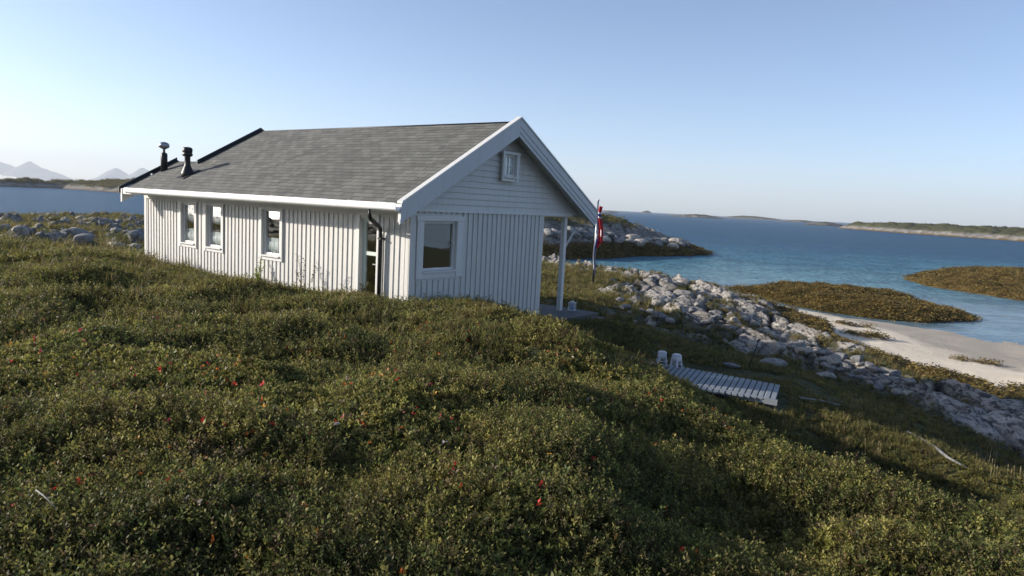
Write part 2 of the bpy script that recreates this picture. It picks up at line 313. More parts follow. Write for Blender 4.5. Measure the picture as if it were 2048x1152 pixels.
def land(x, y, full=False):
    x = np.asarray(x, float); y = np.asarray(y, float)
    z = _rbf(_WZ, x, y); r = _rbf(_WR, x, y)
    dist = np.hypot(x, y)
    rk = sstep(.32, .58, r+.46*fbm(x*.5, y*.38, 4))
    # heath hummocks, strongest on the near hill
    hum = .30*fbm(x*.36+3, y*.45, 3)+.20*fbm(x*.9, y*.62+8, 3)+.035*fbm(x*3.1, y*2.6, 2)
    lowh = sstep(26, 14, dist)
    t, s = W2H(x, y); near_h = sstep(.2, 1.6, np.maximum(np.maximum(-3.0-t, t-3.6), np.maximum(-.7-s, s-10.6)))
    z = z+hum*(.35+.65*lowh)*near_h*(1-rk)*(1-.6*sstep(2.5, 4.5, x)*sstep(6.5, 8, y))
    # bedrock slabs and boulders; the strata run along the shore
    wx = x+.6*fbm(x*.3, y*.3, 2); wy = y+.6*fbm(x*.3+9, y*.3, 2)
    L1, id1, k1 = lumps(wx*.38, wy*.17); L2, id2, k2 = lumps(wx*1.1+5, wy*.6); L3, _, _ = lumps(wx*3.6, wy*2.1)
    rid = 1-np.abs(fbm(wx*.55, wy*.14, 3))*2.2
    su = wx*.30+.5*fbm(wx*.25, wy*.12, 3)+wy*.02; fr_ = su-np.floor(su); saw = np.minimum(fr_, (1-fr_)*7)
    su2 = wx*1.3+.8*fbm(wx*.5+4, wy*.3, 3); f2_ = su2-np.floor(su2); saw2 = np.minimum(f2_, (1-f2_)*5)
    rocky = .40*L1+.16*L2+.05*L3+.85*saw+.20*saw2+.12*rid-.72
    amp = sstep(9, 16, dist)*(.8+.6*sstep(28, 60, dist))
    z = z+rk*rocky*amp*sstep(-5.35, -4.6, z)-.16*rk*amp*(1-sstep(.03, .16, k2))
    crk = np.minimum(sstep(.02, .10, k1), .35+.65*sstep(.0, .12, k2)); soilc = sstep(-.05, .25, fbm(x*.3+60, y*.25, 3))
    rk0 = rk; rk = rk*(1-soilc*(1-sstep(.05, .22, k1)))*np.where(id2 < .16*sstep(-5, -4.2, z), .25, 1)
    blk = crk*(.62+.6*id2*.6+.25*id1)
    zz = z
    sandp = np.zeros(x.shape); wet = np.zeros(x.shape)
    sa = (r < .62+.15*fbm(x*.6, y*.6, 3)) & (zz < -4.93+.10*fbm(x*.4, y*.25, 3)) & (x > 6)
    sandp = np.where(sa, 1., 0.); wet = sstep(-5.28, -5.36, zz)*sandp
    kn = fbm(x*.5, y*.35, 4)
    kelp = sstep(-4.40, -4.62, zz+.28*kn)*(1-sandp)
    kp = sstep(.36, .46, fbm(x*.28+40, y*.55+4, 3))*sandp*sstep(-5.5, -5.2, zz)   # weed patches on the sand
    kelp = np.maximum(kelp, kp); sandp = sandp*(1-kp)
    K1, _, _ = lumps(x*1.6, y*1.2+3); K2, _, _ = lumps(x*3.7, y*3.0)
    z = z+kelp*(.20*K1+.07*K2-.05)*sstep(-5.8, -5.3, zz)
    if full: return z, rk*(1-sandp), sandp, kelp, wet, blk*rk0+(1-rk0)
    return z
def warp(n, a, b, k, c=0):                # grid lines, dense around c
    lo, hi = math.asinh((a-c)/k), math.asinh((b-c)/k); return c+k*np.sinh(np.linspace(lo, hi, n))
def grid_faces(nx, ny):
    i = np.arange(nx-1)[None]+nx*np.arange(ny-1)[:, None]; i = i.ravel(); return np.stack([i, i+1, i+nx+1, i+nx], 1)
gx = warp(820, -120, 60, 16, 3); gy = warp(900, -60, 125, 16, 12)
X, Y = np.meshgrid(gx, gy); Z, RK, SA, KE, WE, BK = land(X, Y, True)
me = mesh_np("ground", np.stack([X.ravel(), Y.ravel(), Z.ravel()+H], 1), grid_faces(len(gx), len(gy)), [M_GROUND], True)
for nme, a in (("rock", RK), ("sand", SA), ("kelp", KE), ("wet", WE), ("blk", BK)): attr(me, nme, a.ravel())
ground = bpy.data.objects.new("ground", me); COL.objects.link(ground); tag(ground, kind="structure")
def zland(x, y):                          # bilinear look-up on the mesh
    i = np.clip(np.searchsorted(gx, x)-1, 0, len(gx)-2); j = np.clip(np.searchsorted(gy, y)-1, 0, len(gy)-2)
    fx = (x-gx[i])/(gx[i+1]-gx[i]); fy = (y-gy[j])/(gy[j+1]-gy[j])
    return (Z[j, i]*(1-fx)+Z[j, i+1]*fx)*(1-fy)+(Z[j+1, i]*(1-fx)+Z[j+1, i+1]*fx)*fy
def look(A, x, y):
    i = np.clip(np.searchsorted(gx, x)-1, 0, len(gx)-2); j = np.clip(np.searchsorted(gy, y)-1, 0, len(gy)-2); return A[j, i]
def hit(px, py, ymin=2.0):                # where the line of sight meets the ground
    d = ray(px, py); k = np.linspace(ymin, 115, 6000); x, y, z = d[0]*k, d[1]*k, d[2]*k
    q = np.nonzero(z < zland(x, y))[0]; i = q[0] if len(q) else len(k)-1
    return np.array([x[i], y[i], float(zland(x[i:i+1], y[i:i+1])[0])+H])
# ------------------------------------------------------------------ sea
def sea_mat():
    m = mat("sea_water", (.02, .06, .1), .12, 0, .5); g = G(m); P = g.coord(kind="Object")
    sep = g.n("ShaderNodeSeparateXYZ"); g.l(P, sep.inputs[0])
    n = g.noise(P, .035, 5, .55); yy = g.math('ADD', sep.outputs[1], g.math('MULTIPLY', g.math('SUBTRACT', n, .5), 60))
    depth = g.math('MAXIMUM', g.math('DIVIDE', g.math('SUBTRACT', yy, 40), 150, True), g.math('DIVIDE', g.math('SUBTRACT', -5, sep.outputs[0]), 60, True))
    c = g.ramp(depth, [(0, (.19, .29, .33)), (.18, (.12, .26, .31)), (.42, (.05, .17, .26)), (.7, (.026, .10, .20)), (1, (.020, .085, .175))])
    patch = g.ramp(g.noise(g.coord((1, 1.8, 1)), .055, 4), [(.5, (0, 0, 0)), (.62, (.55, .55, .55))])
    c = g.mix(patch, c, (.02, .09, .15)); c = g.mix(g.math('MULTIPLY', g.ramp(g.noise(g.coord((.5, 1.6, 1)), .5, 5, .7, .4), [(.40, (0, 0, 0)), (.62, (1, 1, 1))]), .38), c, (.012, .045, .085)); w1 = g.noise(g.coord((1, 1.5, 1)), 1.1, 4, .6, .3); w2 = g.noise(g.coord((1, 1.5, 1)), .22, 3, .6)  # stretched noise puts the shading of wave facets into the water colour
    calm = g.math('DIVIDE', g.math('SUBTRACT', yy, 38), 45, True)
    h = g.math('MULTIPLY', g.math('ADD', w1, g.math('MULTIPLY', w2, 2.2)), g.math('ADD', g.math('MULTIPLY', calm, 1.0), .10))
    bp = g.n("ShaderNodeBump"); bp.inputs["Strength"].default_value = 1; bp.inputs["Distance"].default_value = .55; g.l(h, bp.inputs["Height"])
    g.t.nodes.remove(g.b); df = g.n("ShaderNodeBsdfDiffuse"); g.l(c, df.inputs[0]); g.l(bp.outputs[0], df.inputs["Normal"])
    gl = g.n("ShaderNodeBsdfGlossy"); gl.inputs["Roughness"].default_value = .12; g.l(bp.outputs[0], gl.inputs["Normal"])
    fr = g.n("ShaderNodeFresnel"); fr.inputs[0].default_value = 1.33; g.l(bp.outputs[0], fr.inputs["Normal"])
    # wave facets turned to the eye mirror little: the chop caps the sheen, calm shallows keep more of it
    left_sheen = g.math('DIVIDE', g.math('SUBTRACT', -8, sep.outputs[0]), 20, True)      # added sheen on the left: bright sunward sky reflection put in by position
    cap = g.math('ADD', g.math('SUBTRACT', .60, g.math('MULTIPLY', calm, .34)), g.math('MULTIPLY', left_sheen, .26)); fac = g.math('MINIMUM', fr.outputs[0], cap)
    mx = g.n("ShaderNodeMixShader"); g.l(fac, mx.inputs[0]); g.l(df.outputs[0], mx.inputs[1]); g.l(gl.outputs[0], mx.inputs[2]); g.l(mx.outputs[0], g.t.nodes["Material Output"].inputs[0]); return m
def disc(name, r, z, m, n=96):
    V = [(0, 0, z)]; Fc = []; rr = [60, 250, 1000, 4000, r]
    for k, q in enumerate(rr):
        for i in range(n): a = 2*math.pi*i/n; V.append((q*math.cos(a), q*math.sin(a), z))
    F3 = [(0, 1+i, 1+(i+1) % n) for i in range(n)]; F4 = []
    for k in range(len(rr)-1):
        for i in range(n): a = 1+k*n+i; b = 1+k*n+(i+1) % n; F4.append((a, a+n, b+n, b))
    me = bpy.data.meshes.new(name); me.from_pydata(V, [], F3+F4); me.materials.append(m)
    o = bpy.data.objects.new(name, me); COL.objects.link(o); return o
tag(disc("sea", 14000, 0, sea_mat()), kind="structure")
# ------------------------------------------------------------------ islands, skerries, mountains
def poly_dist(x, y, poly):
    d = np.full(x.shape, 1e9); n = len(poly)
    for i in range(n):
        ax, ay = poly[i]; bx, by = poly[(i+1) % n]; L = (bx-ax)**2+(by-ay)**2+1e-9
        t = np.clip(((x-ax)*(bx-ax)+(y-ay)*(by-ay))/L, 0, 1); d = np.minimum(d, np.hypot(x-ax-t*(bx-ax), y-ay-t*(by-ay)))
    return np.where(in_poly(x, y, poly), d, -d)
def island(name, poly, hgt, wid, res, rock=.5, kelp_h=1.0, lump=.5, f=1.0, grass_h=None, label=None, hfun=None, cat=None):
    P = np.array(poly); x0, y0 = P.min(0)-3*res; x1, y1 = P.max(0)+3*res
    nx = int((x1-x0)/res)+2; ny = int((y1-y0)/res)+2
    X, Y = np.meshgrid(np.linspace(x0, x1, nx), np.linspace(y0, y1, ny))
    sd = poly_dist(X, Y, poly)+wid*.35*fbm(X*f*.22, Y*f*.22, 3)
    prof = 1-np.exp(-np.clip(sd, 0, None)/wid)
    hh = hgt if hfun is None else hfun(X, Y)
    Z = -.6+.6*sstep(-wid*.3, 0, sd)+hh*prof*(.75+.55*fbm(X*f*.09, Y*f*.12+5, 3))
    L1, _, _ = lumps(X*f*.5, Y*f*.33); L2, _, _ = lumps(X*f*1.3, Y*f*1.0); L3, _, _ = lumps(X*f*3, Y*f*2.4)
    Z = Z+prof*lump*(.55*L1+.3*L2+.12*L3-.3)*sstep(0, wid*.6, sd)
    g_h = grass_h if grass_h is not None else 99
    kelp = sstep(kelp_h*1.15, kelp_h*.85, Z+.25*kelp_h*fbm(X*f*.4, Y*f*.4, 3))
    rk = sstep(g_h*1.2, g_h*.9, Z+.5*fbm(X*f*.3+3, Y*f*.3, 4)*max(1, g_h*.4)); rk = np.clip(rk, 0, 1)
    me = mesh_np(name, np.stack([X.ravel(), Y.ravel(), Z.ravel()], 1), grid_faces(nx, ny), [M_GROUND], True)
    attr(me, "rock", rk.ravel()); attr(me, "kelp", kelp.ravel()); attr(me, "sand", np.zeros(X.size)); attr(me, "wet", np.zeros(X.size)); _, bi, bk_ = lumps(X*f*1.3, Y*f*1.0); attr(me, "blk", ((.6+.55*bi)*(.35+.65*sstep(0, .15, bk_))).ravel())
    o = bpy.data.objects.new(name, me); COL.objects.link(o); tag(o, label=label, kind="structure"); return o, (X, Y, Z, kelp)
S = -H
def wp(px, py): p = at_z(px, py, S); return (p[0], p[1])
KELPS = []
# kelp covered bar in the cove
bar = [wp(1425, 582), wp(1500, 592), wp(1560, 606), wp(1640, 622), wp(1750, 638), wp(1860, 646), wp(1962, 640), wp(1880, 622), wp(1790, 602), wp(1700, 589), wp(1560, 581)]
KELPS.append(island("skerry", bar, .75, 1.4, .16, kelp_h=3, lump=1.0, f=1.1)[1])
bar2 = [wp(1808, 556), wp(1850, 572), wp(1940, 586), wp(2048, 602), wp(2200, 625), wp(2300, 600), wp(2150, 560), wp(2000, 548), wp(1890, 545)]
KELPS.append(island("skerry", bar2, 1.0, 2.0, .2, kelp_h=3, lump=1.2, f=.8)[1])
# headland behind the cabin
hd = [wp(900, 508), wp(1080, 520), wp(1200, 516), wp(1300, 513), wp(1432, 510), wp(1380, 495), wp(1300, 480), wp(1150, 462), wp(900, 455)]
def hd_h(X, Y): return 4.3*sstep(30, 12, X)+.9
KELPS.append(island("headland", hd, 4, 5.0, .3, kelp_h=1.5, lump=1.5, f=.75, grass_h=3.5, hfun=hd_h)[1])
# far shore on the left and the far islands
far_l = [at_z(-400, 360, S*1.0)[:2], at_z(0, 373, S)[:2], at_z(120, 377, S)[:2], at_z(260, 387, S)[:2], at_z(700, 412, S)[:2]]
far_l = [tuple(p) for p in far_l]; far_l += [(far_l[-1][0]+60, far_l[-1][1]+140), (far_l[0][0]-60, far_l[0][1]+260)]
SCRUB = [island("island", far_l, 12.5, 16, 1.6, kelp_h=.6, lump=5.0, f=.25, grass_h=2.6)[1]]
isl = [wp(1675, 456.5), wp(1800, 466), wp(1930, 475), wp(2060, 484), wp(2300, 500), wp(2400, 485), wp(2040, 474), wp(1850, 461.5)]
SCRUB.append(island("island", isl, 6.8, 9, 1.4, kelp_h=.7, lump=4.5, f=.26, grass_h=2.6)[1])
for (a, b, Yd, hh) in ((1605, 1700, 900, 5.0), (1330, 1455, 1300, 6.5), (1440, 1570, 2300, 16), (1195, 1240, 1500, 5), (1278, 1305, 3000, 14), (1560, 1640, 1700, 7)):
    p = at_y(a, 430, Yd); q = at_y(b, 430, Yd); Lx = q[0]-p[0]
    island("island", [(p[0], Yd), (p[0]+Lx*.5, Yd-Lx*.10), (q[0], Yd), (p[0]+Lx*.6, Yd+Lx*.22)], hh, Lx*.07, max(Lx/90, 1.5), kelp_h=.8, lump=hh*.3, f=6/Lx, grass_h=3)
def mountains():
    m = mat("mountain_rock", (.10, .11, .12), .95); D = 11500
    def X_at(px): return at_y(px, 355, D)[0]
    pk = [(-160, 80, 240), (-25, 44, 90), (62, 38, 60), (95, 22, 60), (232, 33, 55), (283, 37, 60), (325, 34, 80), (420, 20, 90), (560, 12, 80), (-420, 45, 150)]
    xs = np.linspace(X_at(-700), X_at(760), 520); ys = np.linspace(D-500, D+600, 46); X, Y = np.meshgrid(xs, ys)
    Z = np.full(X.shape, -8.)
    for px, hp, wd in pk:
        cx = X_at(px); R = wd*D/F_PX; hgt = hp*D/F_PX+H
        d = np.hypot((X-cx), (Y-D)*.75)/R
        Z = np.maximum(Z, hgt*np.clip(1-d, 0, None)**1.15-4)
    Z += (55*fbm(X/300, Y/300, 5)+14*fbm(X/80, Y/80, 3))*np.clip(Z/90, 0, 1)-3
    me = mesh_np("mountains", np.stack([X.ravel(), Y.ravel(), Z.ravel()], 1), grid_faces(520, 46), [m], True)
    o = bpy.data.objects.new("mountains", me); COL.objects.link(o); tag(o, kind="structure")
mountains()
#@@HOUSE
# ------------------------------------------------------------------ the cabin (frame: x across the gable, y along the ridge, z from the deck)
DZ = H-2.47
cabin = tag(empty("wooden_cabin", (CX, CY, DZ), RZ), "white wooden holiday cabin with grey shingle roof and covered corner porch", "cabin")
PIT = .5637
def zr(x): return 4.21-PIT*abs(x)
def zq(x): return zr(x)-.065             # the shingles lie below the rake boards' caps
WL, WR, WP = -2.6, 1.56, 2.65            # long wall, end of the gable wall, porch side
LM, LE = 9.13, 10.45                      # ends of the main roof and of the lower roof
def cells(us, zs, holes):
    out = []
    for u0, u1 in zip(us[:-1], us[1:]):
        for z0, z1 in zip(zs[:-1], zs[1:]):
            cu, cz = (u0+u1)/2, (z0+z1)/2
            if not any(a < cu < b and c < cz < d for a, b, c, d in holes): out.append((u0, u1, z0, z1))
    return out
# --- long wall with its openings
win_l = [(7.85, 8.50, 1.12, 2.10), (6.65, 7.32, 1.10, 2.10), (4.33, 5.00, 1.10, 2.10)]
door_l = (1.24, 1.74, -.2, 2.06)
holes = win_l+[door_l]
us = sorted({.39, 10.43, *[v for h in holes for v in h[:2]]}); zs = sorted({-.6, 2.58, *[v for h in holes for v in h[2:]]})
wm = MB()
for u0, u1, z0, z1 in cells(us, zs, holes): wm.box(WL, WL+.12, u0, u1, z0, z1)
casing = [(a-.10, b+.10, c-.12, 2.2) for a, b, c, d in win_l]+[(door_l[0]-.06, door_l[1]+.09, -1, 2.2)]
u = .50; rr = random.Random(3)
while u < 10.3:                           # over-boards
    u1 = u+.085
    segs = [(-.6, 2.12)]
    for a, b, c, d in casing:
        if u1 > a and u < b: segs = [(-.6, c)] if c > -.5 else []
    for z0, z1 in segs: wm.box(WL-.017-rr.random()*.003, WL+.004, u, u1, z0, z1)
    u += .148
wm.box(WL-.03, WL-.003, .36, .47, -.6, 2.14); wm.box(WL-.03, WL-.003, 10.32, 10.44, -.6, 2.14)   # corner boards
wm.box(WL-.036, WL-.004, .36, 10.44, 2.145, 2.24)                                                  # frieze board
wall = wm.build("wall", M_WALL, cabin)
# --- gable wall
gw = (-2.29, -1.37, 1.15, 2.09)
gm = MB()
for u0, u1, z0, z1 in cells([WL+.12, gw[0], gw[1], WR], [-.6, gw[2], gw[3], 2.42], [gw]): gm.box(u0, u1, .39, .51, z0, z1)
gm.box(WL-.002, WL+.118, .388, .392, -.6, 2.3)
u = -1.17; 
def gboard(u, z0, z1): gm.box(u, u+.09, .366-rr.random()*.003, .395, z0, z1)
while u < WR-.14: gboard(u, -.6, 2.29); u += .152
u = -2.42
while u < -1.30: gboard(u, -.6, .97); gboard(u, 2.235, 2.29); u += .152
gm.box(WR-.10, WR+.02, .362, .388, -.6, 2.29)                      # corner board at the porch
gm.box(WL-.03, WL+.115, .355, .387, -.6, 2.32)                     # corner board on the left
gm.build("wall", M_WALL, cabin)
pm = MB(); pm.box(WR-.12, WR-.002, .512, 3.2, -.6, 2.42)
u = .58
while u < 3.1: pm.box(WR-.004, WR+.018, u, u+.09, -.6, 2.4); u += .15
pm.box(WR-.1, WP, 3.2, 3.32, -.6, 2.5); pm.box(WP-.12, WP, 3.32, 9.0, -.6, 2.5); pm.box(WL+.12, WP-.12, 8.88, 9.0, -.6, 2.6)
pm.build("wall", M_WALL, cabin)
# extension behind the main roof
em = MB(); em.box(WL+.12, -.5, 10.31, 10.43, -.6, 2.8); em.box(-.62, -.5, 9.0, 10.31, -.6, 2.6); em.build("wall", M_WALL, cabin)
# --- clapboard gable, boards lapped
cm = MB(); z = 2.30; st = .118
while z < 4.0:
    z1 = min(z+st+.012, 4.05); hw0 = (4.08-z)/PIT; hw1 = (4.08-z1)/PIT
    hw0 = min(hw0, 3.0); hw1 = min(hw1, 3.0); b = len(cm.v)
    ya, yb, yw = .345, .372, .40
    for y, zz, hw in ((ya, z, hw0), (yb, z1, hw1), (yw, z1, hw1), (yw, z, hw0)):
        cm.v += [(-hw, y, zz), (hw, y, zz)]
    for q in ((0, 1, 3, 2), (2, 3, 5, 4), (4, 5, 7, 6), (6, 7, 1, 0), (0, 2, 4, 6), (1, 7, 5, 3)): cm.f.append(tuple(b+i for i in q)); cm.sm.append(False)
    z += st
gable = cm.build("gable_cladding", M_WALL, cabin)
bm_ = MB().box(-3.0, WP+.06, .33, .344, 2.262, 2.318); bm_.box(WR, WP+.04, .40, .54, 2.24, 2.40); bm_.box(WP-.13, WP, .54, 3.2, 2.25, 2.40); bm_.build("porch_beam", M_TRIM, cabin)
MB().box(WR+.02, WP-.1, .54, 3.2, 2.42, 2.45).build("porch_ceiling", M_TRIM, cabin)
# --- windows
def window(axis, a, b, c, d, plane, side, cl, cr_, ct, cb, bars=0):
    """opening a..b, c..d in a wall plane; side = outward sign along the wall's normal"""
    def bx(m, u0, u1, o0, o1, z0, z1):     # o: distance outward
        p0, p1 = sorted((plane+side*o0, plane+side*o1))
        if axis == 'x': m.box(p0, p1, u0, u1, z0, z1)
        else: m.box(u0, u1, p0, p1, z0, z1)
    w_ = MB()
    bx(w_, a-cl, a-.002, .003, .052, c-cb, d+.002); bx(w_, b+.002, b+cr_, .003, .052, c-cb, d+.002)
    bx(w_, a-cl-.02, b+cr_+.02, .003, .060, d+.004, d+ct)
    bx(w_, a-.001, b+.001, .003, .040, c-cb, c-.034)
    root = w_.build("window", M_TRIM, cabin)
    s_ = MB(); bx(s_, a-.015, b+.015, -.02, .085, c-.032, c-.002); s_.build("sill", M_TRIM, root)
    f_ = MB(); t = .045
    bx(f_, a+.001, a+t, -.07, -.02, c+.001, d-.001); bx(f_, b-t, b-.001, -.07, -.02, c+.001, d-.001)
    bx(f_, a+t, b-t, -.07, -.02, c+.001, c+t); bx(f_, a+t, b-t, -.07, -.02, d-t, d-.001)
    if bars:
        m_ = (a+b)/2; bx(f_, m_-.012, m_+.012, -.066, -.024, c+t, d-t); z_ = (c+d)/2; bx(f_, a+t, m_-.012, -.065, -.025, z_-.012, z_+.012); bx(f_, m_+.012, b-t, -.065, -.025, z_-.012, z_+.012)
    f_.build("frame", M_TRIM, root)
    p_ = MB(); bx(p_, a+t, b-t, -.05, -.045, c+t, d-t); p_.build("pane", M_GLASS if axis == 'x' else M_GLASS2, root)
    return root
def curtain(root, axis, plane, side, a, b, top, bot, sag=0., n=26, gath=.012, low=None, off=.085):
    """hanging cloth between a and b; sag > 0 hangs lowest in the middle"""
    V = []; Fc = []
    for i in range(n+1):
        f = i/n; u = a+(b-a)*f; o = plane-side*(off+gath*math.sin(f*n*1.9)+.006*math.sin(f*11))
        e = (1-(2*f-1)**2); zb = bot-sag*e; zt = top if low is None else top-low*(1-e)
        for z in (zt, zb): V.append((o, u, z) if axis == 'x' else (u, o, z))
    for i in range(n): Fc.append((2*i, 2*i+1, 2*i+3, 2*i+2))
    m = MB(); m.v = V; m.f = Fc; m.sm = [True]*n; o = m.build("curtain", M_CURT, root)
    sol = o.modifiers.new("s", 'SOLIDIFY'); sol.thickness = .002; return o
for k, (a, b, c, d) in enumerate(win_l):
    r_ = window('x', a, b, c, d, WL, -1, .095, .095, .03, .11)
    if k < 2:
        curtain(r_, 'x', WL+.0, -1, a+.03, b-.03, d, d-.40, .06); curtain(r_, 'x', WL+.0, -1, a+.03, b-.03, c+.36, c+.02, 0, low=.04)
    else:
        curtain(r_, 'x', WL+.0, -1, a+.12, b-.05, d, d-.02, .13); curtain(r_, 'x', WL+.0, -1, a+.03, b-.03, c+.38, c+.02, 0, low=.01)
gwo = window('y', *gw, .39, -1, .17, .17, .10, .14)
h_ = MB(); h_.box(gw[1]-.035, gw[1]-.012, .385, .409, 1.60, 1.72); h_.box(gw[1]-.075, gw[1]-.03, .375, .386, 1.65, 1.68); h_.build("handle", M_TRIM, gwo)
# gable wall has depth .12: dim inner blind keeps the pane a mirror of the shore
up = window('y', -.09, .29, 3.05, 3.50, .280, -1, .085, .085, .06, .10, bars=1)
curtain(up, 'y', .280, -1, -.045, .245, 3.455, 3.095, 0, n=20, gath=.002, off=.056)
# --- glazed door in the long wall
dm = MB(); a, b, c, d = door_l
dm.box(WL-.045, WL+.10, b+.002, b+.085, -.5, d+.06); dm.box(WL-.045, WL+.10, a-.05, a-.002, -.5, d+.06); dm.box(WL-.05, WL+.10, a-.05, b+.085, d+.062, d+.13)
door = dm.build("door", M_TRIM, cabin)
fm = MB(); x0, x1 = WL+.055, WL+.095
fm.box(x0, x1, b-.085, b-.001, -.2, d); fm.box(x0, x1, a+.001, a+.06, -.2, d); fm.box(x0, x1, a+.06, b-.085, d-.06, d); fm.box(x0, x1, a+.06, b-.085, -.2, .08)
fm.box(x0-.012, x1, a+.061, b-.086, 1.36, 1.43); fm.build("frame", M_DOOR, door)
MB().box(x0+.015, x0+.02, a+.06, b-.085, .08, 1.36).box(x0+.015, x0+.02, a+.06, b-.085, 1.43, d-.06).build("pane", M_GLASS, door)
MB().box(x0-.05, x0-.012, a+.02, a+.035, 1.16, 1.24).box(x0-.055, x0-.043, a+.02, a+.14, 1.19, 1.21).build("handle", M_STEEL, door)
# --- interior so that the panes look into a dim room
im = MB(); im.box(WL+.122, WP-.13, .62, 8.8, -.12, -.10); im.box(-.4, -.36, .62, 8.8, -.1, 2.45); im.box(WL+.122, WP-.13, .62, 8.8, 2.46, 2.5)
im.box(WL+.122, -.4, 5.9, 5.94, -.1, 2.45); im.box(WL+.122, -.4, 3.2, 3.24, -.1, 2.45); im.build("inner_wall", M_INT, cabin)
# --- roof
def slope_slab(m, xa, xb, y0, y1, za, zb):      # between plan positions xa > xb (ridge to eave); offsets below the roof plane
    sgn = 1
    m.prism([(xa, zr(xa)+za), (xb, zr(xb)+za), (xb, zr(xb)+zb), (xa, zr(xa)+zb)], y0, y1, 1)
def courses(m, x_top, x_eave, y0, y1):
    n = int(abs(x_eave-x_top)*1.148/.142); dx = (x_eave-x_top)/n
    for k in range(n):
        xa = x_top+dx*k; xb = x_top+dx*(k+1)*1.0
        m.prism([(xa, zq(xa)+.004), (xb, zq(xb)+.006), (xb, zq(xb)-.012), (xa, zq(xa)-.012)], y0, y1, 1)
rm = MB(); courses(rm, 0, -3.22, 0.0, LM); courses(rm, -1.72, -3.22, LM+.002, LE)
roof = rm.build("roof", M_ROOF, cabin)
# the right-hand slope and the extension's far slope
r2 = MB()
n = 26
for k in range(n):
    xa, xb = 3.22*k/n, 3.22*(k+1)/n; r2.prism([(xa, zq(xa)+.004), (xa, zq(xa)-.012), (xb, zq(xb)-.012), (xb, zq(xb)+.006)], 0, LM, 1)
ez = lambda x: zq(-1.72)-PIT*(x+1.72)
r2.prism([(-1.72, ez(-1.72)), (-1.72, ez(-1.72)-.03), (-.3, ez(-.3)-.03), (-.3, ez(-.3))], LM+.002, LE, 1)
r2.build("roof", M_ROOF, cabin)
sf = MB()
sf.prism([(0, zq(0)-.016), (-3.18, zq(-3.18)-.016), (-3.18, zq(-3.18)-.10), (0, zq(0)-.10)], .03, LM-.02, 1)
sf.prism([(0, zq(0)-.101), (0, zq(0)-.017), (3.18, zq(3.18)-.017), (3.18, zq(3.18)-.101)], .03, LM-.02, 1)
sf.prism([(-1.75, zq(-1.75)-.016), (-3.18, zq(-3.18)-.016), (-3.18, zq(-3.18)-.10), (-1.75, zq(-1.75)-.10)], LM-.01, LE-.03, 1)
sf.build("soffit", M_TRIM, cabin)
MB().tube([(0, .02, 4.150), (0, LM-.02, 4.150)], .022, 8).build("ridge_cap", M_DMET, cabin)
def barge(xa, xb, y0, y1, top, bot, name, m_, parent=cabin, z=zr):
    return MB().prism([(xa, z(xa)+top), (xb, z(xb)+top), (xb, z(xb)+bot), (xa, z(xa)+bot)], y0, y1, 1).build(name, m_, parent)
for sg in (-1, 1):
    x1 = sg*3.24
    bb = barge(sg*.001, x1, -.040, -.012, .015, -.150, "barge_board", M_FASC)
    barge(sg*.001, x1, -.028, .004, -.152, -.262, "lower_board", M_FASC, bb)
    barge(sg*.001, x1, -.016, .018, -.264, -.345, "inner_board", M_FASC, bb)
    barge(sg*.001, x1, -.058, .075, .017, .052, "cap_flashing", M_TRIM, bb)
# boxed-in end below the left eave corner
MB().prism([(-3.235, 2.07), (-3.235, 2.38), (-3.16, 2.38), (-3.16, 2.10)], -.010, .05, 1).build("eave_end", M_TRIM, cabin)
MB().prism([(-3.235, 2.03), (-3.235, 2.36), (-2.75, 2.58), (-2.75, 2.30)], LE-.10, LE-.02, 1).build("eave_end", M_TRIM, cabin)
# verge flashings at the far ends, shaded side put into a dark colour
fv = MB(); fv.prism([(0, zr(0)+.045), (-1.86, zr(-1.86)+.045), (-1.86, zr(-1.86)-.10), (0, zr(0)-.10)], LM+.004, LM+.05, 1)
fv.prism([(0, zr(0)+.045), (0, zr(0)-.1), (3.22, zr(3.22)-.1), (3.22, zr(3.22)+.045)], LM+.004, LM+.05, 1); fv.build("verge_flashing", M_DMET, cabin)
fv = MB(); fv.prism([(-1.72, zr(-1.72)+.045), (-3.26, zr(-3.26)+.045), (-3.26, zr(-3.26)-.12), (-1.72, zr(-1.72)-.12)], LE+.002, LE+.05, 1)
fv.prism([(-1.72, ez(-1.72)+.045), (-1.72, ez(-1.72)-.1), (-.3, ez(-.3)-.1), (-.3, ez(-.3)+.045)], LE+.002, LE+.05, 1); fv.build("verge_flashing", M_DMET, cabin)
# gutter, fascia, down pipe
MB().box(-3.222, -3.182, .005, LE, 2.235, 2.372).build("fascia", M_TRIM, cabin)
gp = [(-3.225, 2.385), (-3.225, 2.30)]+[(-3.29+.065*math.cos(t), 2.315+.055*math.sin(t)) for t in np.linspace(-.3, -math.pi, 8)]+[(-3.358, 2.40), (-3.346, 2.40), (-3.344, 2.33), (-3.29, 2.275), (-3.24, 2.33), (-3.235, 2.385)]
gut = MB().prism(gp, -.01, 9.95, 1).build("gutter", M_GUT, cabin)
for k in range(12): y = .4+k*.8; MB().box(-3.362, -3.2, y, y+.03, 2.402, 2.410).build("gutter_bracket", M_GUT, gut)

dpi = MB().tube([(-3.29, .72, 2.30), (-3.29, .72, 2.17), (-3.25, .74, 2.10), (-2.76, 1.03, 1.93), (-2.70, 1.07, 1.87), (-2.69, 1.07, 1.78), (-2.69, 1.07, -.4)], .036, 12).build("down_pipe", M_BLACK, cabin)
for z0 in (1.7, .5): MB().box(-2.735, -2.60, 1.025, 1.115, z0, z0+.03).build("pipe_clip", M_BLACK, dpi)
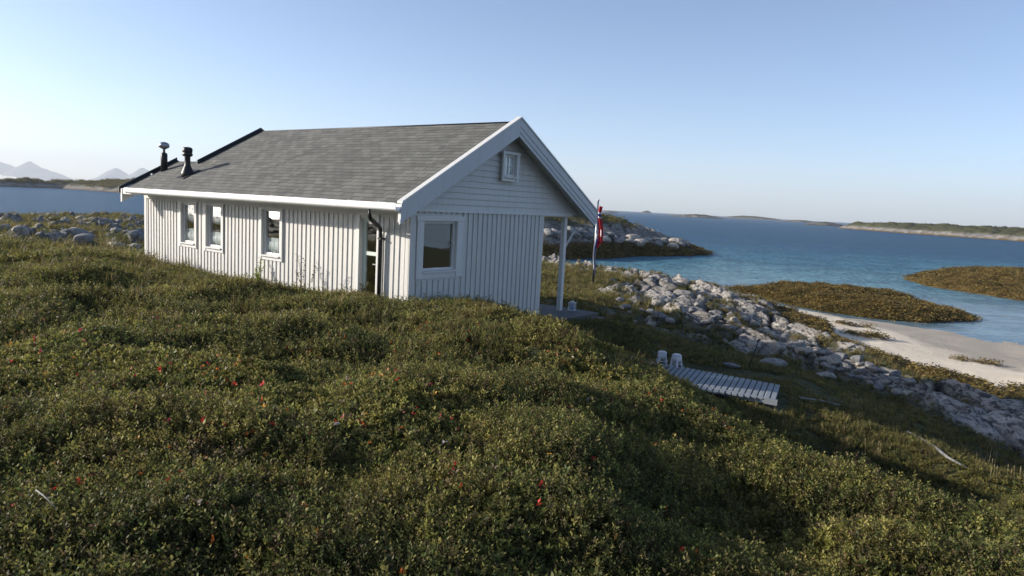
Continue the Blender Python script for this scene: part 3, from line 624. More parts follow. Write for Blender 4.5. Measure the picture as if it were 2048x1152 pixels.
# --- roof vents
def lathe(m, prof, cx, cy, n=18):
    b = len(m.v)
    for r, z in prof:
        for k in range(n): t = 2*math.pi*k/n; m.v.append((cx+r*math.cos(t), cy+r*math.sin(t), z))
    for i in range(len(prof)-1):
        for k in range(n): j = (k+1) % n; m.f.append((b+i*n+k, b+i*n+j, b+(i+1)*n+j, b+(i+1)*n+k)); m.sm.append(True)
    m.f.append(tuple(b+k for k in range(n))[::-1]); m.f.append(tuple(b+(len(prof)-1)*n+k for k in range(n))); m.sm += [False, False]; return m
zb = zq(-2.21)+.03
st_ = lathe(MB(), [(.085, zb-.12), (.085, zb+.40), (.07, zb+.43), (.03, zb+.45)], -2.21, 10.20).build("flue_pipe", M_BLACK, cabin)
lathe(MB(), [(.03, zb+.45), (.03, zb+.53), (.06, zb+.545), (.125, zb+.58), (.14, zb+.63), (.125, zb+.68), (.07, zb+.715), (.01, zb+.725)], -2.21, 10.20).build("cowl", M_STEEL, st_)
zb = zq(-2.40)+.03
vt = lathe(MB(), [(.17, zb-.10), (.155, zb+.02), (.10, zb+.16), (.072, zb+.22), (.068, zb+.42), (.075, zb+.43)], -2.40, 8.63).build("roof_vent", M_BLACK, cabin)
lathe(MB(), [(.075, zb+.43), (.12, zb+.45), (.125, zb+.50), (.105, zb+.52), (.118, zb+.54), (.12, zb+.63), (.09, zb+.66), (.02, zb+.67)], -2.40, 8.63).build("cowl", M_BLACK, vt)
MB().prism([(-2.62, zq(-2.62)+.03), (-2.62, zq(-2.62)+.018), (-2.18, zq(-2.18)+.018), (-2.18, zq(-2.18)+.03)], 8.42, 8.84, 1).build("flashing_plate", M_DMET, vt)
# --- porch: post, knee brace, deck, steps
post = MB().box(2.52, 2.63, .41, .52, -.02, 2.238).build("porch_post", M_TRIM, cabin, .004)
MB().tube([(2.66, .47, 1.50), (3.06, .47, 1.93)], .025, 8).build("knee_brace", M_TRIM, cabin)
MB().box(2.48, 2.65, 3.0, 3.15, -.02, 2.238).build("porch_post", M_TRIM, cabin)
dk = MB(); y = -.34
while y < 3.1: dk.box(1.30 if y < .35 else WR+.02, 3.12, y, y+.115, -.045, -.018); y += .121
dk.box(1.34, 3.08, -.31, -.27, -.50, -.047); dk.box(3.04, 3.08, -.27, 3.1, -.50, -.047)
deck = dk.build("deck", M_DECK, cabin)
for k in range(4):
    z0 = -.165*(k+1); x = 3.13+.29*k
    sm_ = MB().box(x, x+.14, -.32, .85, z0-.03, z0).box(x+.145, x+.29, -.32, .85, z0-.03, z0).box(x+.25, x+.27, -.3, .82, z0-.3, z0-.031)
    sm_.build("step", M_DECK, cabin)
#@@VEG
# ------------------------------------------------------------------ vegetation
def leaf_mat(name, sat=1.0, trans=.38):
    m = bpy.data.materials.new(name); m.use_nodes = True; g = G(m); b = g.b
    t = g.attr("tint", 'INSTANCER').outputs["Color"]; v = g.attr("v").outputs["Fac"]; k = g.attr("k").outputs["Fac"]
    c = g.mix(v, (.045, .032, .018), t)                       # woody base to leafy tip
    c = g.mix(g.math('MULTIPLY', g.math('SUBTRACT', k, .62), 2.0, True), c, (.36, .30, .09))
    c = g.mix(g.math('MULTIPLY', g.math('SUBTRACT', .30, k), 2.4, True), c, (.14, .075, .055))
    g.l(c, b.inputs["Base Color"]); b.inputs["Roughness"].default_value = .6; b.inputs["Specular IOR Level"].default_value = .25
    tr = g.n("ShaderNodeBsdfTranslucent"); g.l(c, tr.inputs[0]); mx = g.n("ShaderNodeMixShader"); mx.inputs[0].default_value = trans
    o = g.t.nodes["Material Output"]; g.l(b.outputs[0], mx.inputs[1]); g.l(tr.outputs[0], mx.inputs[2]); g.l(mx.outputs[0], o.inputs[0]); return m
M_HEATH = leaf_mat("heath_leaves"); M_GRASS = leaf_mat("grass_blades", 1, .35)
def lmesh(name, V, Fc, val, kk, m):
    me = mesh_np(name, V, Fc, [m]); attr(me, "v", val); attr(me, "k", kk)
    o = bpy.data.objects.new(name, me); return o              # a source for the instances only, not linked to the scene
def quads_leaf(P, D, N, L, W_):           # diamond leaves from base P along D
    B = np.cross(D, N); B /= np.linalg.norm(B, axis=1)[:, None]+1e-9
    V = np.stack([P, P+D*L[:, None]*.5+B*W_[:, None]*.5, P+D*L[:, None], P+D*L[:, None]*.5-B*W_[:, None]*.5], 1)
    return V.reshape(-1, 3), np.arange(len(P)*4).reshape(-1, 4)
def heath_clump(seed, shoots=20, R=.085, hmin=.05, hmax=.15, leaf=.017, per=11, lw=.5, lean=.5):
    r = np.random.default_rng(seed); Ps = []; Ds = []; Ls = []; Ws = []; vv = []; kk = []
    for q in range(shoots):
        a = r.random()*6.28; rad = R*math.sqrt(r.random()); base = np.array([rad*math.cos(a), rad*math.sin(a), -.02])
        hh = r.uniform(hmin, hmax)*(1-.35*(rad/R)**2); k0 = r.random()
        dr = np.array([math.cos(a)*lean*r.random(), math.sin(a)*lean*r.random(), 1.0]); dr += r.normal(0, .15, 3); dr /= np.linalg.norm(dr)
        Ps.append(base); Ds.append(dr); Ls.append(hh); Ws.append(.004); vv.append(.1); kk.append(.5)
        for j in range(per):
            f = .25+.75*(j+.5)/per; p = base+dr*hh*f; an = j*2.4+r.random()
            e1 = np.cross(dr, [0, 0, 1.]); e1 = e1/(np.linalg.norm(e1)+1e-6); e2 = np.cross(dr, e1)
            out = e1*math.cos(an)+e2*math.sin(an); d = out*(.95-.35*f)+dr*.55; d /= np.linalg.norm(d)
            Ps.append(p); Ds.append(d); L = leaf*r.uniform(.7, 1.25); Ls.append(L); Ws.append(L*lw); vv.append(min(1, .25+.85*f)); kk.append(np.clip(k0+r.normal(0, .1), 0, 1))
    P, D, L, W2 = map(np.array, (Ps, Ds, Ls, Ws)); N = np.random.default_rng(seed+9).normal(0, 1, P.shape)
    V, Fc = quads_leaf(P, D, N, L, W2); return V, Fc, np.repeat(vv, 4), np.repeat(kk, 4)
def grass_clump(seed, n=34, R=.07, h=.22):
    r = np.random.default_rng(seed); V = []; Fc = []; vv = []; kk = []
    for q in range(n):
        a = r.random()*6.28; rad = R*math.sqrt(r.random()); p = np.array([rad*math.cos(a), rad*math.sin(a), -.02]); hh = h*r.uniform(.45, 1.1); wd = .0045
        ln = r.uniform(.1, .75); d = np.array([math.cos(a+r.normal(0, .6)), math.sin(a+r.normal(0, .6)), 0]); s_ = np.array([-d[1], d[0], 0])*wd; k0 = r.random()
        b = len(V); pts = [p, p+d*hh*ln*.25+np.array([0, 0, hh*.55]), p+d*hh*ln*.8+np.array([0, 0, hh*(1-.25*ln)])]
        for i, (q_, w_) in enumerate(zip(pts, (1, .75, .12))): V += [q_-s_*w_, q_+s_*w_]; vv += [.35+.32*i]*2; kk += [k0]*2
        Fc += [(b, b+1, b+3, b+2), (b+2, b+3, b+5, b+4)]
    return np.array(V), np.array(Fc), vv, kk
SRC = []
for k in range(4): SRC.append(lmesh("heather_sprig", *heath_clump(20+k), M_HEATH))
for k in range(3): SRC.append(lmesh("crowberry_sprig", *heath_clump(40+k, 20, .10, .03, .085, .021, 9, .52, .8), M_HEATH))
for k in range(3): SRC.append(lmesh("grass_tuft", *grass_clump(60+k), M_GRASS))
for k in range(2): SRC.append(lmesh("leafy_sprig", *heath_clump(80+k, 6, .05, .02, .06, .026, 5, .6, .8), M_HEATH))
def scatter(name, P, idx, rot, scl, tint, src, label, cat, kind="stuff", hide=None):
    me = bpy.data.meshes.new(name); me.vertices.add(len(P)); me.vertices.foreach_set("co", np.asarray(P, np.float32).ravel())
    attr(me, "idx", idx, 'INT'); attr(me, "rot", rot, 'FLOAT_VECTOR'); attr(me, "scl", scl); attr(me, "tint", np.concatenate([tint, np.ones((len(P), 1))], 1), 'FLOAT_COLOR')
    o = bpy.data.objects.new(name, me); COL.objects.link(o)
    ng = bpy.data.node_groups.new(name+"_nodes", 'GeometryNodeTree')
    ng.interface.new_socket("Geometry", in_out='INPUT', socket_type='NodeSocketGeometry'); ng.interface.new_socket("Geometry", in_out='OUTPUT', socket_type='NodeSocketGeometry')
    N = ng.nodes; Lk = ng.links.new; gi = N.new("NodeGroupInput"); go = N.new("NodeGroupOutput"); ip = N.new("GeometryNodeInstanceOnPoints")
    jo = N.new("GeometryNodeGeometryToInstance")
    for s_ in reversed(src):
        oi = N.new("GeometryNodeObjectInfo"); oi.inputs["Object"].default_value = s_; oi.inputs["As Instance"].default_value = True; Lk(oi.outputs["Geometry"], jo.inputs[0])
    # join the single sources as separate instances
    N.remove(jo); jg = N.new("GeometryNodeJoinGeometry")
    for nd in [n for n in N if n.bl_idname == "GeometryNodeObjectInfo"]: Lk(nd.outputs["Geometry"], jg.inputs[0])
    def at_(nm, ty):
        a = N.new("GeometryNodeInputNamedAttribute"); a.data_type = ty; a.inputs["Name"].default_value = nm; return a.outputs["Attribute"]
    Lk(gi.outputs[0], ip.inputs["Points"]); Lk(jg.outputs[0], ip.inputs["Instance"]); ip.inputs["Pick Instance"].default_value = True
    Lk(at_("idx", 'INT'), ip.inputs["Instance Index"]); er = N.new("FunctionNodeEulerToRotation"); Lk(at_("rot", 'FLOAT_VECTOR'), er.inputs[0]); Lk(er.outputs[0], ip.inputs["Rotation"])
    Lk(at_("scl", 'FLOAT'), ip.inputs["Scale"]); Lk(ip.outputs[0], go.inputs[0])
    md = o.modifiers.new("scatter", 'NODES'); md.node_group = ng
    tag(o, label, cat, None, kind); return o
def ring_pts(r0, r1, n, a0=-42, a1=42, y0=0):
    r = np.sqrt(RNG.uniform(r0*r0, r1*r1, n)); a = np.radians(RNG.uniform(a0, a1, n)); return r*np.sin(a), r*np.cos(a)
def free(x, y):
    t, s = W2H(x, y); f = ~((t > -2.75) & (t < 2.7) & (s > .3) & (s < 10.6)); f &= ~((t > 1.2) & (t < 4.4) & (s > -.5) & (s < 3.2)); return f
xs = []; ys = []; sc = []
for r0, r1, dens, s_ in ((1.2, 4.5, 400, .95), (4.5, 8, 270, 1.08), (8, 13, 165, 1.3), (13, 19, 130, 1.35), (19, 34, 34, 2.3)):
    n = int(dens*(r1*r1-r0*r0)/2*math.radians(92)); x, y = ring_pts(r0, r1, n, -46, 46); xs.append(x); ys.append(y); sc.append(np.full(n, s_))
n = 9000; x = RNG.uniform(-62, -8, n); y = RNG.uniform(22, 92, n); xs.append(x); ys.append(y); sc.append(np.full(n, 3.6))
n = 5000; x = RNG.uniform(-8, 16, n); y = RNG.uniform(28, 50, n); xs.append(x); ys.append(y); sc.append(np.full(n, 3.2))
x, y, s_ = map(np.concatenate, (xs, ys, sc)); z = zland(x, y)
rk = look(RK, x, y); ke = look(KE, x, y); sa = look(SA, x, y)
dist = np.hypot(x, y)
patchy = fbm(x*.9+7, y*.9, 3)
# worn ground: the trodden path beside the boardwalk
PATH = np.array([at_z(*p)[:2] for p in ((1330, 712, -2.95), (1420, 735, -3.1), (1500, 742, -3.2), (1600, 765, -3.4), (1660, 800, -3.5))])
BWP = [(3.0, 14.15), (5.3, 13.2), (4.75, 11.75), (2.5, 12.7)]
def line_d(x, y, L): 
    d = np.full(x.shape, 1e9)
    for (ax, ay), (bx, by) in zip(L[:-1], L[1:]):
        t = np.clip(((x-ax)*(bx-ax)+(y-ay)*(by-ay))/((bx-ax)**2+(by-ay)**2), 0, 1); d = np.minimum(d, np.hypot(x-ax-t*(bx-ax), y-ay-t*(by-ay)))
    return d
keep = (z > -4.75) & (ke < .3) & (sa < .3) & free(x, y) & (RNG.random(len(x)) > rk*1.15) & ~in_poly(x, y, BWP)
s_ = s_*np.where(line_d(x, y, PATH) < .34, .34, 1)*np.where((patchy < -.28) & (dist < 13), .7, 1)
x, y, z, s_, rk, dist = (a[keep] for a in (x, y, z, s_, rk, dist)); n = len(x)
kindn = fbm(x*.35+2, y*.4, 4)+RNG.normal(0, .12, n); hue = fbm(x*.8, y*.8+6, 3); rnd = RNG.random(n)
right = sstep(.5, 5, x)*sstep(9.5, 12, y)*.8+sstep(17, 24, dist)*.5
grassy = (rnd < .07+.50*right+.2*sstep(.1, .3, hue)*sstep(8, 14, dist))
leafy = (~grassy) & (RNG.random(n) < .03)
idx = np.where(kindn > .02, RNG.integers(0, 4, n), RNG.integers(4, 7, n)); idx = np.where(grassy, RNG.integers(7, 10, n), idx); idx = np.where(leafy, RNG.integers(10, 12, n), idx)
def cols(*c): return np.array(c)
pal = cols((.25, .25, .055), (.16, .18, .045), (.34, .31, .08), (.23, .17, .08), (.115, .145, .038), (.30, .22, .14))
pi_ = np.clip(((hue+.45)*3.2+RNG.normal(0, .9, n)), 0, 5).astype(int); order = np.array([4, 1, 0, 2, 3, 5]); tint = pal[order[pi_]]*RNG.uniform(.38, 1.12, n)[:, None]
gcol = cols((.20, .16, .065), (.13, .13, .04), (.26, .20, .09), (.09, .105, .03)); tint = np.where(grassy[:, None], gcol[RNG.integers(0, 4, n)]*RNG.uniform(.7, 1.2, n)[:, None], tint)
rot = np.stack([RNG.normal(0, .16, n), RNG.normal(0, .16, n), RNG.random(n)*6.28], 1)
beyond = sstep(10.5, 12.5, y)*sstep(-.5, 1.8, x); scl = s_*np.clip(RNG.lognormal(0, .28, n), .55, 1.7)*(1-.45*np.maximum(beyond, .8*sstep(2.8, 4, x)*sstep(6.6, 7.8, y)))*np.where(grassy, .62, 1.0)*np.where(grassy & (dist < 9), .55, 1)
P = np.stack([x, y, z+H], 1)
scatter("heath", P, idx, rot, scl, tint, SRC, "low heather, crowberry and grass covering the hill around the cabin", "heath")
sp_ = []; ss_ = []
for (X_, Y_, Z_, K_), cnt, zmin, s0 in ((SCRUB[0], 9000, 3.6, 13), (SCRUB[1], 3000, 3.2, 9), (KELPS[2], 900, 3.6, 3.5)):
    nz = fbm(X_*.04, Y_*.04, 3); ok = np.nonzero((Z_.ravel()+2.5*nz.ravel() > zmin))[0]; j = RNG.choice(ok, cnt); sp_.append(np.stack([X_.ravel()[j]+RNG.normal(0, .5, cnt), Y_.ravel()[j]+RNG.normal(0, .5, cnt), Z_.ravel()[j]], 1)); ss_.append(s0*RNG.uniform(.5, 1.4, cnt))
sp_ = np.concatenate(sp_); ns = len(sp_)
scatter("scrub", sp_, RNG.integers(0, 7, ns), np.stack([RNG.normal(0, .1, ns), RNG.normal(0, .1, ns), RNG.random(ns)*6.28], 1), np.concatenate(ss_), pal[RNG.integers(0, 5, ns)]*RNG.uniform(.3, .7, ns)[:, None], SRC, "dark low scrub along the far shore and islands", "scrub")
# red and orange autumn leaves and pale heads scattered in the heath
nl = 620; lx, ly = ring_pts(2.4, 10.5, nl*2, -40, 18); cl = 1.6*fbm(lx*.8+30, ly*.8, 3); kq = np.argsort(-(cl+RNG.random(nl*2)*.4-.015*np.abs(lx+1)))[:nl]; lx, ly = lx[kq], ly[kq]
def berry_leaf(seed):
    r = np.random.default_rng(seed); n_ = 4; a = r.random(n_)*6.28; D = np.stack([np.cos(a), np.sin(a), r.uniform(.1, .9, n_)], 1); D /= np.linalg.norm(D, axis=1)[:, None]
    V, Fc = quads_leaf(r.normal(0, .006, (n_, 3)), D, r.normal(0, 1, (n_, 3))+[0, 0, 1.5], np.full(n_, .021), np.full(n_, .014)); return V, Fc, np.ones(n_*4), np.full(n_*4, .5)
LS = [lmesh("autumn_leaf", *berry_leaf(k), M_GRASS) for k in range(3)]
lp = np.stack([lx, ly, zland(lx, ly)+H+RNG.uniform(.055, .10, nl)], 1)
lc = cols((.55, .05, .03), (.60, .16, .03), (.42, .03, .05), (.62, .32, .06), (.55, .22, .15), (.60, .50, .42))[RNG.choice(6, nl, p=[.27, .25, .16, .14, .1, .08])]
scatter("autumn_leaves", lp, RNG.integers(0, 3, nl), RNG.normal(0, .6, (nl, 3)), RNG.uniform(.7, 1.5, nl), lc, LS, "red and orange autumn leaves scattered through the heath", "leaves")
# seaweed on the rocks between the tide marks
def weed(seed):
    r = np.random.default_rng(seed); n_ = 46; a = r.random(n_)*6.28; rad = .32*np.sqrt(r.random(n_)); Pq = np.stack([rad*np.cos(a), rad*np.sin(a), .16*(1-(rad/.34)**2)*r.random(n_)+.02], 1)
    b_ = a+r.normal(0, .5, n_); D = np.stack([np.cos(b_), np.sin(b_), r.uniform(-.6, .12, n_)], 1); D /= np.linalg.norm(D, axis=1)[:, None]
    V, Fc = quads_leaf(Pq, D, r.normal(0, .5, (n_, 3))+[0, 0, 1], r.uniform(.05, .12, n_), r.uniform(.025, .055, n_)); return V, Fc, np.ones(n_*4), np.repeat(r.uniform(.3, .9, n_), 4)
M_WEED = leaf_mat("seaweed_fronds", 1, .1); WS = [lmesh("seaweed_frond", *weed(k), M_WEED) for k in range(4)]
wx = RNG.uniform(5, 40, 120000); wy = RNG.uniform(12, 60, 120000); kq = (look(KE, wx, wy) > .5) & (zland(wx, wy) > -5.5); wx, wy = wx[kq][:16000], wy[kq][:16000]
wps = [np.stack([wx, wy, zland(wx, wy)+H], 1)]; wsc = [np.full(len(wx), .85)]
for (X_, Y_, Z_, K_), cnt, s0 in zip(KELPS, (9000, 7000, 9000), (1.0, 1.25, 2.0)):
    ok = np.nonzero((Z_.ravel() > .02) & (K_.ravel() > .5))[0]; j = RNG.choice(ok, cnt); wps.append(np.stack([X_.ravel()[j]+RNG.normal(0, .1, cnt), Y_.ravel()[j]+RNG.normal(0, .1, cnt), Z_.ravel()[j]], 1)); wsc.append(np.full(cnt, s0))
wp_ = np.concatenate(wps); nw = len(wp_); wsc = np.concatenate(wsc)*RNG.uniform(.6, 1.3, nw)
wt = cols((.13, .08, .02), (.085, .055, .015), (.19, .125, .032), (.045, .032, .012))[RNG.integers(0, 4, nw)]*RNG.uniform(.6, 1.2, nw)[:, None]
scatter("seaweed", wp_, RNG.integers(0, 4, nw), np.stack([RNG.normal(0, .2, nw), RNG.normal(0, .2, nw), RNG.random(nw)*6.28], 1), wsc, wt, WS, "ochre brown seaweed draped over the tidal rocks and bars", "seaweed")
#@@OBJ
# ------------------------------------------------------------------ boulders
def rock_mesh(seed, m, cuts=9, squash=.7):
    r = np.random.default_rng(seed); bm = bmesh.new(); bmesh.ops.create_icosphere(bm, subdivisions=4, radius=1)
    V = np.array([v.co[:] for v in bm.verts]); n = V/np.linalg.norm(V, axis=1)[:, None]; rad = np.ones(len(V))
    for k in range(cuts):                 # flat broken faces
        d = r.normal(0, 1, 3); d /= np.linalg.norm(d); h = r.uniform(.55, .9); c = n@d; rad = np.where(c > .05, np.minimum(rad, h/np.maximum(c, .05)), rad)
    rad += .10*fbm(n[:, 0]*1.6+seed, n[:, 1]*1.6+n[:, 2]*1.3, 4)+.03*fbm(n[:, 0]*6+seed, n[:, 2]*6+n[:, 1]*5, 3)
    V = n*rad[:, None]*np.array([1, r.uniform(.65, .95), squash*r.uniform(.8, 1.1)])
    for v, c in zip(bm.verts, V): v.co = c
    me = bpy.data.meshes.new("boulder"); bm.to_mesh(me); bm.free(); me.materials.append(m)
    me.polygons.foreach_set("use_smooth", np.ones(len(me.polygons), bool)); return me
RM = [rock_mesh(s, M_ROCKS[s % 3], 8+s % 4, .62+.1*(s % 3)) for s in range(12)]
def boulder(px, py, size, variant, label=None, group="boulders along the shore", rz=0, sink=.25, sq=1.0, loc=None):
    p = hit(px, py) if loc is None else loc
    o = bpy.data.objects.new("boulder", RM[variant % 12]); COL.objects.link(o)
    d = math.hypot(p[0], p[1]); s_ = size/F_PX*d*.5
    o.location = (p[0], p[1], p[2]+s_*(.6-sink*1.4)); o.scale = (s_, s_, s_*sq); o.rotation_euler = (random.uniform(-.2, .2), random.uniform(-.2, .2), rz or random.uniform(0, 6.28))
    tag(o, label or "grey lichen spotted boulder lying among the shore rocks", "boulder", group); return o
BL = [ # photo place, size in photo pixels, shape, label
    (150, 482, 62, 2, "large smooth bluish boulder, left one of the pair behind the heath brow", .7), (166, 488, 44, 5, "large rounded bluish boulder, right one of the pair behind the heath brow", .75),
    (232, 498, 34, 1, "pale sunlit boulder low beside the cabin's far corner", .8), (262, 500, 30, 4, "small pale boulder nearest the cabin's far corner", .8), (275, 482, 40, 8, "dark boulder above the two pale ones at the cabin's far corner", 1.0),
    (1650, 757, 40, 7, "white oblong boulder lying alone at the edge of the shaded grass", .6),
    (1607, 708, 34, 1, "pale boulder in the grass between the two stakes' stones", .9), (1510, 700, 40, 10, "pale square boulder right behind the leaning stake", 1.0),
    (1562, 700, 30, 4, "grey boulder standing behind the short straight stake", 1.1),
    (1545, 735, 66, 9, "long flat grey boulder beside the trodden path", .5), (1462, 735, 40, 11, "low bluish slab of rock beside the trodden path", .35)]
for px, py, s_, v, lab, sq in BL: boulder(px, py, s_, v, lab, None, sq=sq)
rr = random.Random(21)
def band(pts, n, s0, s1, group, lab, jit=14):
    for k in range(n):
        i = rr.randrange(len(pts)-1); f = rr.random(); px = pts[i][0]*(1-f)+pts[i+1][0]*f+rr.gauss(0, jit); py = pts[i][1]*(1-f)+pts[i+1][1]*f+rr.gauss(0, jit*.45)
        if px > 2040 or px < 2: continue
        boulder(px, py, rr.uniform(s0, s1), rr.randrange(12), lab, group, sq=rr.uniform(.6, 1.0), sink=rr.uniform(.1, .35))
band([(1580, 690), (1650, 715), (1720, 740), (1800, 765), (1880, 790)], 24, 10, 40, "boulders between the grass and the bedrock", "grey boulder on the shore between shaded grass and bedrock")
band([(1640, 735), (1720, 755), (1800, 785)], 16, 7, 20, "boulders between the grass and the bedrock", "grey boulder on the shore between shaded grass and bedrock", 10)
band([(1290, 655), (1340, 640), (1400, 620), (1480, 650)], 14, 10, 30, "boulders on the grassy slope beyond the deck", "grey boulder on the slope beyond the cabin deck", 16)
band([(1230, 610), (1290, 625), (1330, 600)], 12, 10, 26, "boulders on the grassy slope beyond the deck", "grey boulder on the slope beyond the cabin deck", 14)
band([(5, 470), (80, 478), (200, 462), (285, 470)], 12, 8, 34, "boulders behind the heath brow", "grey boulder on the rocky ground left of the cabin", 12)
band([(5, 445), (140, 448), (285, 440)], 9, 8, 20, "boulders behind the heath brow", "grey boulder on the rocky ground left of the cabin", 8)
def on_island(isle, px, py):              # where the line of sight meets an island's surface
    X_, Y_, Z_, _ = isle; d = ray(px, py); k = np.linspace(30, 170, 1500)*1.0; x, y, z = d[0]*k, d[1]*k, d[2]*k+H
    gx_, gy_ = X_[0], Y_[:, 0]; i = np.clip(np.searchsorted(gx_, x)-1, 0, len(gx_)-1); j = np.clip(np.searchsorted(gy_, y)-1, 0, len(gy_)-1)
    q = np.nonzero((z < Z_[j, i]) & (x > gx_[0]) & (x < gx_[-1]) & (y > gy_[0]) & (y < gy_[-1]))[0]
    return np.array([x[q[0]], y[q[0]], z[q[0]]]) if len(q) else None
for k in range(60):
    px = rr.uniform(1095, 1370); f = (px-1095)/275; py = rr.uniform(452+38*f, 474+26*f); p = on_island(KELPS[2], px, py)
    if p is not None: boulder(px, py, rr.uniform(12, 34), rr.randrange(12), "grey boulder on the rocky headland across the cove", "boulders on the headland across the cove", loc=p, sq=rr.uniform(.6, 1))
# ------------------------------------------------------------------ boardwalk of slats on two bearers
bw1 = np.array([5.1, 13.1, -3.10]); e0 = np.array([.917, -.4]); e0 /= np.hypot(*e0); Lb = 2.12; wid = 1.22
bw0 = np.array([bw1[0]-e0[0]*Lb, bw1[1]-e0[1]*Lb, -3.0]); bwz = H+bw0[2]; sl = (bw1[2]-bw0[2])/Lb
wk = tag(empty("boardwalk", (bw0[0], bw0[1], bwz), math.atan2(e0[1], e0[0])), "low boardwalk of pale blue grey slats half overgrown by heath", "boardwalk")
wk.rotation_euler = (0, -math.atan(sl), math.atan2(e0[1], e0[0]))
m = MB(); k = 0; x = -.45
while x < Lb:
    j = rr.uniform(-.012, .012); dz = rr.uniform(-.004, .004); w_ = wid*(1+rr.uniform(-.015, .015))+.5*(1-max(0, x)/Lb)
    m.prism([(x, .0+dz), (x+.010, .012+dz), (x+.080, .012+dz), (x+.090, dz), (x+.080, -.016+dz), (x+.010, -.016+dz)], -w_+j, j, 1); x += .104
m.build("slats", M_WOODG, wk)
for yy in (-wid*.12, -wid*.88): MB().box(-.45, Lb-.02, yy-.025, yy+.025, -.085, -.020).build("bearer", M_WOODG, wk)
MB().box(Lb*.45, Lb+.05, -wid-.05, -wid-.015, -.08, .02).build("edge_board", M_WOODG, wk)
# ------------------------------------------------------------------ two white plastic stools at the end of the boardwalk
def stool(px, py, lab, rz, z=-2.93):
    p = at_z(px, py, z); r_ = tag(empty("plastic_stool", (p[0], p[1], p[2]+H), rz), lab, "stool", "white plastic stools"); r_.scale = (.78, .78, .72)
    n = 24; m = MB(); lathe(m, [(.02, .345), (.075, .342), (.105, .325), (.115, .30), (.11, .292), (.02, .30)], 0, 0, n); m.build("seat", M_PLAST, r_)
    for q in range(4):
        a = q*math.pi/2+.6; ca, sa_ = math.cos(a), math.sin(a); leg = MB()
        leg.tube([(.085*ca, .085*sa_, .305), (.105*ca, .105*sa_, .18), (.135*ca, .135*sa_, .02), (.155*ca, .155*sa_, 0)], [.032, .027, .024, .03], 8); leg.build("leg", M_PLAST, r_)
    h = MB(); pts = [(.128*math.cos(t), .128*math.sin(t), .09) for t in np.linspace(0, 2*math.pi, 21)]; h.tube(pts, .012, 6, False); h.build("ring", M_PLAST, r_)
    sk = MB(); lathe(sk, [(.108, .296), (.112, .22), (.120, .15), (.116, .15), (.108, .22), (.104, .296)], 0, 0, n); sk.build("skirt", M_PLAST, r_)
    return r_
stool(1323, 727, "white plastic stool, the left of two beside the boardwalk's upper end", .2); stool(1352, 733, "white plastic stool, the right of two beside the boardwalk's upper end", .9)
# ------------------------------------------------------------------ stakes, driftwood, twig
def stake(a, b, rad, lab, head=False):
    pa = hit(*a); Y_ = pa[1]; q = at_y(b[0], b[1], Y_+.05); m = MB(); v0 = Vector(pa)-Vector((0, 0, .12)); v1 = Vector((q[0], q[1], q[2]+H)); mid = (v0+v1)/2+Vector((rad*.9, 0, 0))
    m.tube([v0, v0.lerp(v1, .3), mid, v1], [rad, rad*1.15, rad*.9, rad*.8], 8); o = m.build("stake", M_IRON); tag(o, lab, "stake")
    if head:
        h = MB(); h.tube([v1+Vector((-.03, 0, -.03)), v1+Vector((.01, 0, .015)), v1+Vector((.04, 0, .02))], [.014, .024, .014], 8); h.build("cross_piece", M_IRON, o)
stake((1494, 735), (1517, 681), .014, "thin dark stake leaning right with a knobbed head", True)
stake((1567, 740), (1561, 704), .014, "short dark stake standing nearly straight in the grass")
def log_line(pxs, rads, name, lab, cat, m_, lift=.03):
    P_ = [hit(*p)+np.array([0, 0, lift]) for p in pxs]; m = MB(); m.tube([tuple(p) for p in P_], rads, 9); o = m.build(name, m_); tag(o, lab, cat); return o
log_line([(1812, 868), (1842, 884), (1868, 900), (1895, 922), (1932, 942)], [.015, .026, .028, .022, .012], "driftwood", "long bleached driftwood branch lying across the shaded slope", "driftwood", M_LOG, .05)
log_line([(1600, 800), (1640, 806), (1680, 815)], [.02, .025, .02], "driftwood", "short weathered edge pole in the lit grass beyond the boardwalk", "driftwood", M_LOG, .04)
p0 = at_z(72, 980, -1.42); p1 = at_z(112, 1016, -1.43); tm = MB(); a_, b_ = Vector((p0[0], p0[1], p0[2]+H)), Vector((p1[0], p1[1], p1[2]+H))
tm.tube([a_, a_.lerp(b_, .45)+Vector((0, 0, .006)), b_], [.0032, .0026, .0018], 6).tube([a_.lerp(b_, .45), a_.lerp(b_, .6)+Vector((.02, .01, .012))], [.0025, .0012], 5)
tag(tm.build("twig", M_LOG), "bare white twig lying on the heath at lower left", "twig")
# ------------------------------------------------------------------ lantern on the deck
lp_ = H2W(2.86, .28); ln = tag(empty("lantern", (lp_[0], lp_[1], DZ-.017), RZ+.3), "white framed lantern standing on the deck by the porch post", "lantern"); ln.scale = (.85, .85, .85)
lm = MB(); q = .085
for sx in (-1, 1):
    for sy in (-1, 1): lm.box(sx*q-.009, sx*q+.009, sy*q-.009, sy*q+.009, .021, .209)
lm.box(-.10, .10, -.10, .10, 0, .02); lm.box(-.10, .10, -.10, .10, .21, .228)
for sx in (-1, 1): lm.box(sx*q-.006, sx*q+.006, -.006, .006, .021, .209); lm.box(-.006, .006, sx*q-.006, sx*q+.006, .021, .209)
lm.build("frame", M_PLAST, ln); lathe(MB(), [(.085, .229), (.06, .255), (.03, .27), (.02, .29)], 0, 0, 12).build("roof", M_PLAST, ln)
MB().tube([(.035*math.cos(t), 0, .30+.035*math.sin(t)) for t in np.linspace(-.4, 3.54, 10)], .004, 6).build("handle", M_DMET, ln)
lathe(MB(), [(.04, .021), (.045, .03), (.045, .15), (.035, .17), (.03, .175)], 0, 0, 14).build("candle_jar", M_CANDLE, ln)
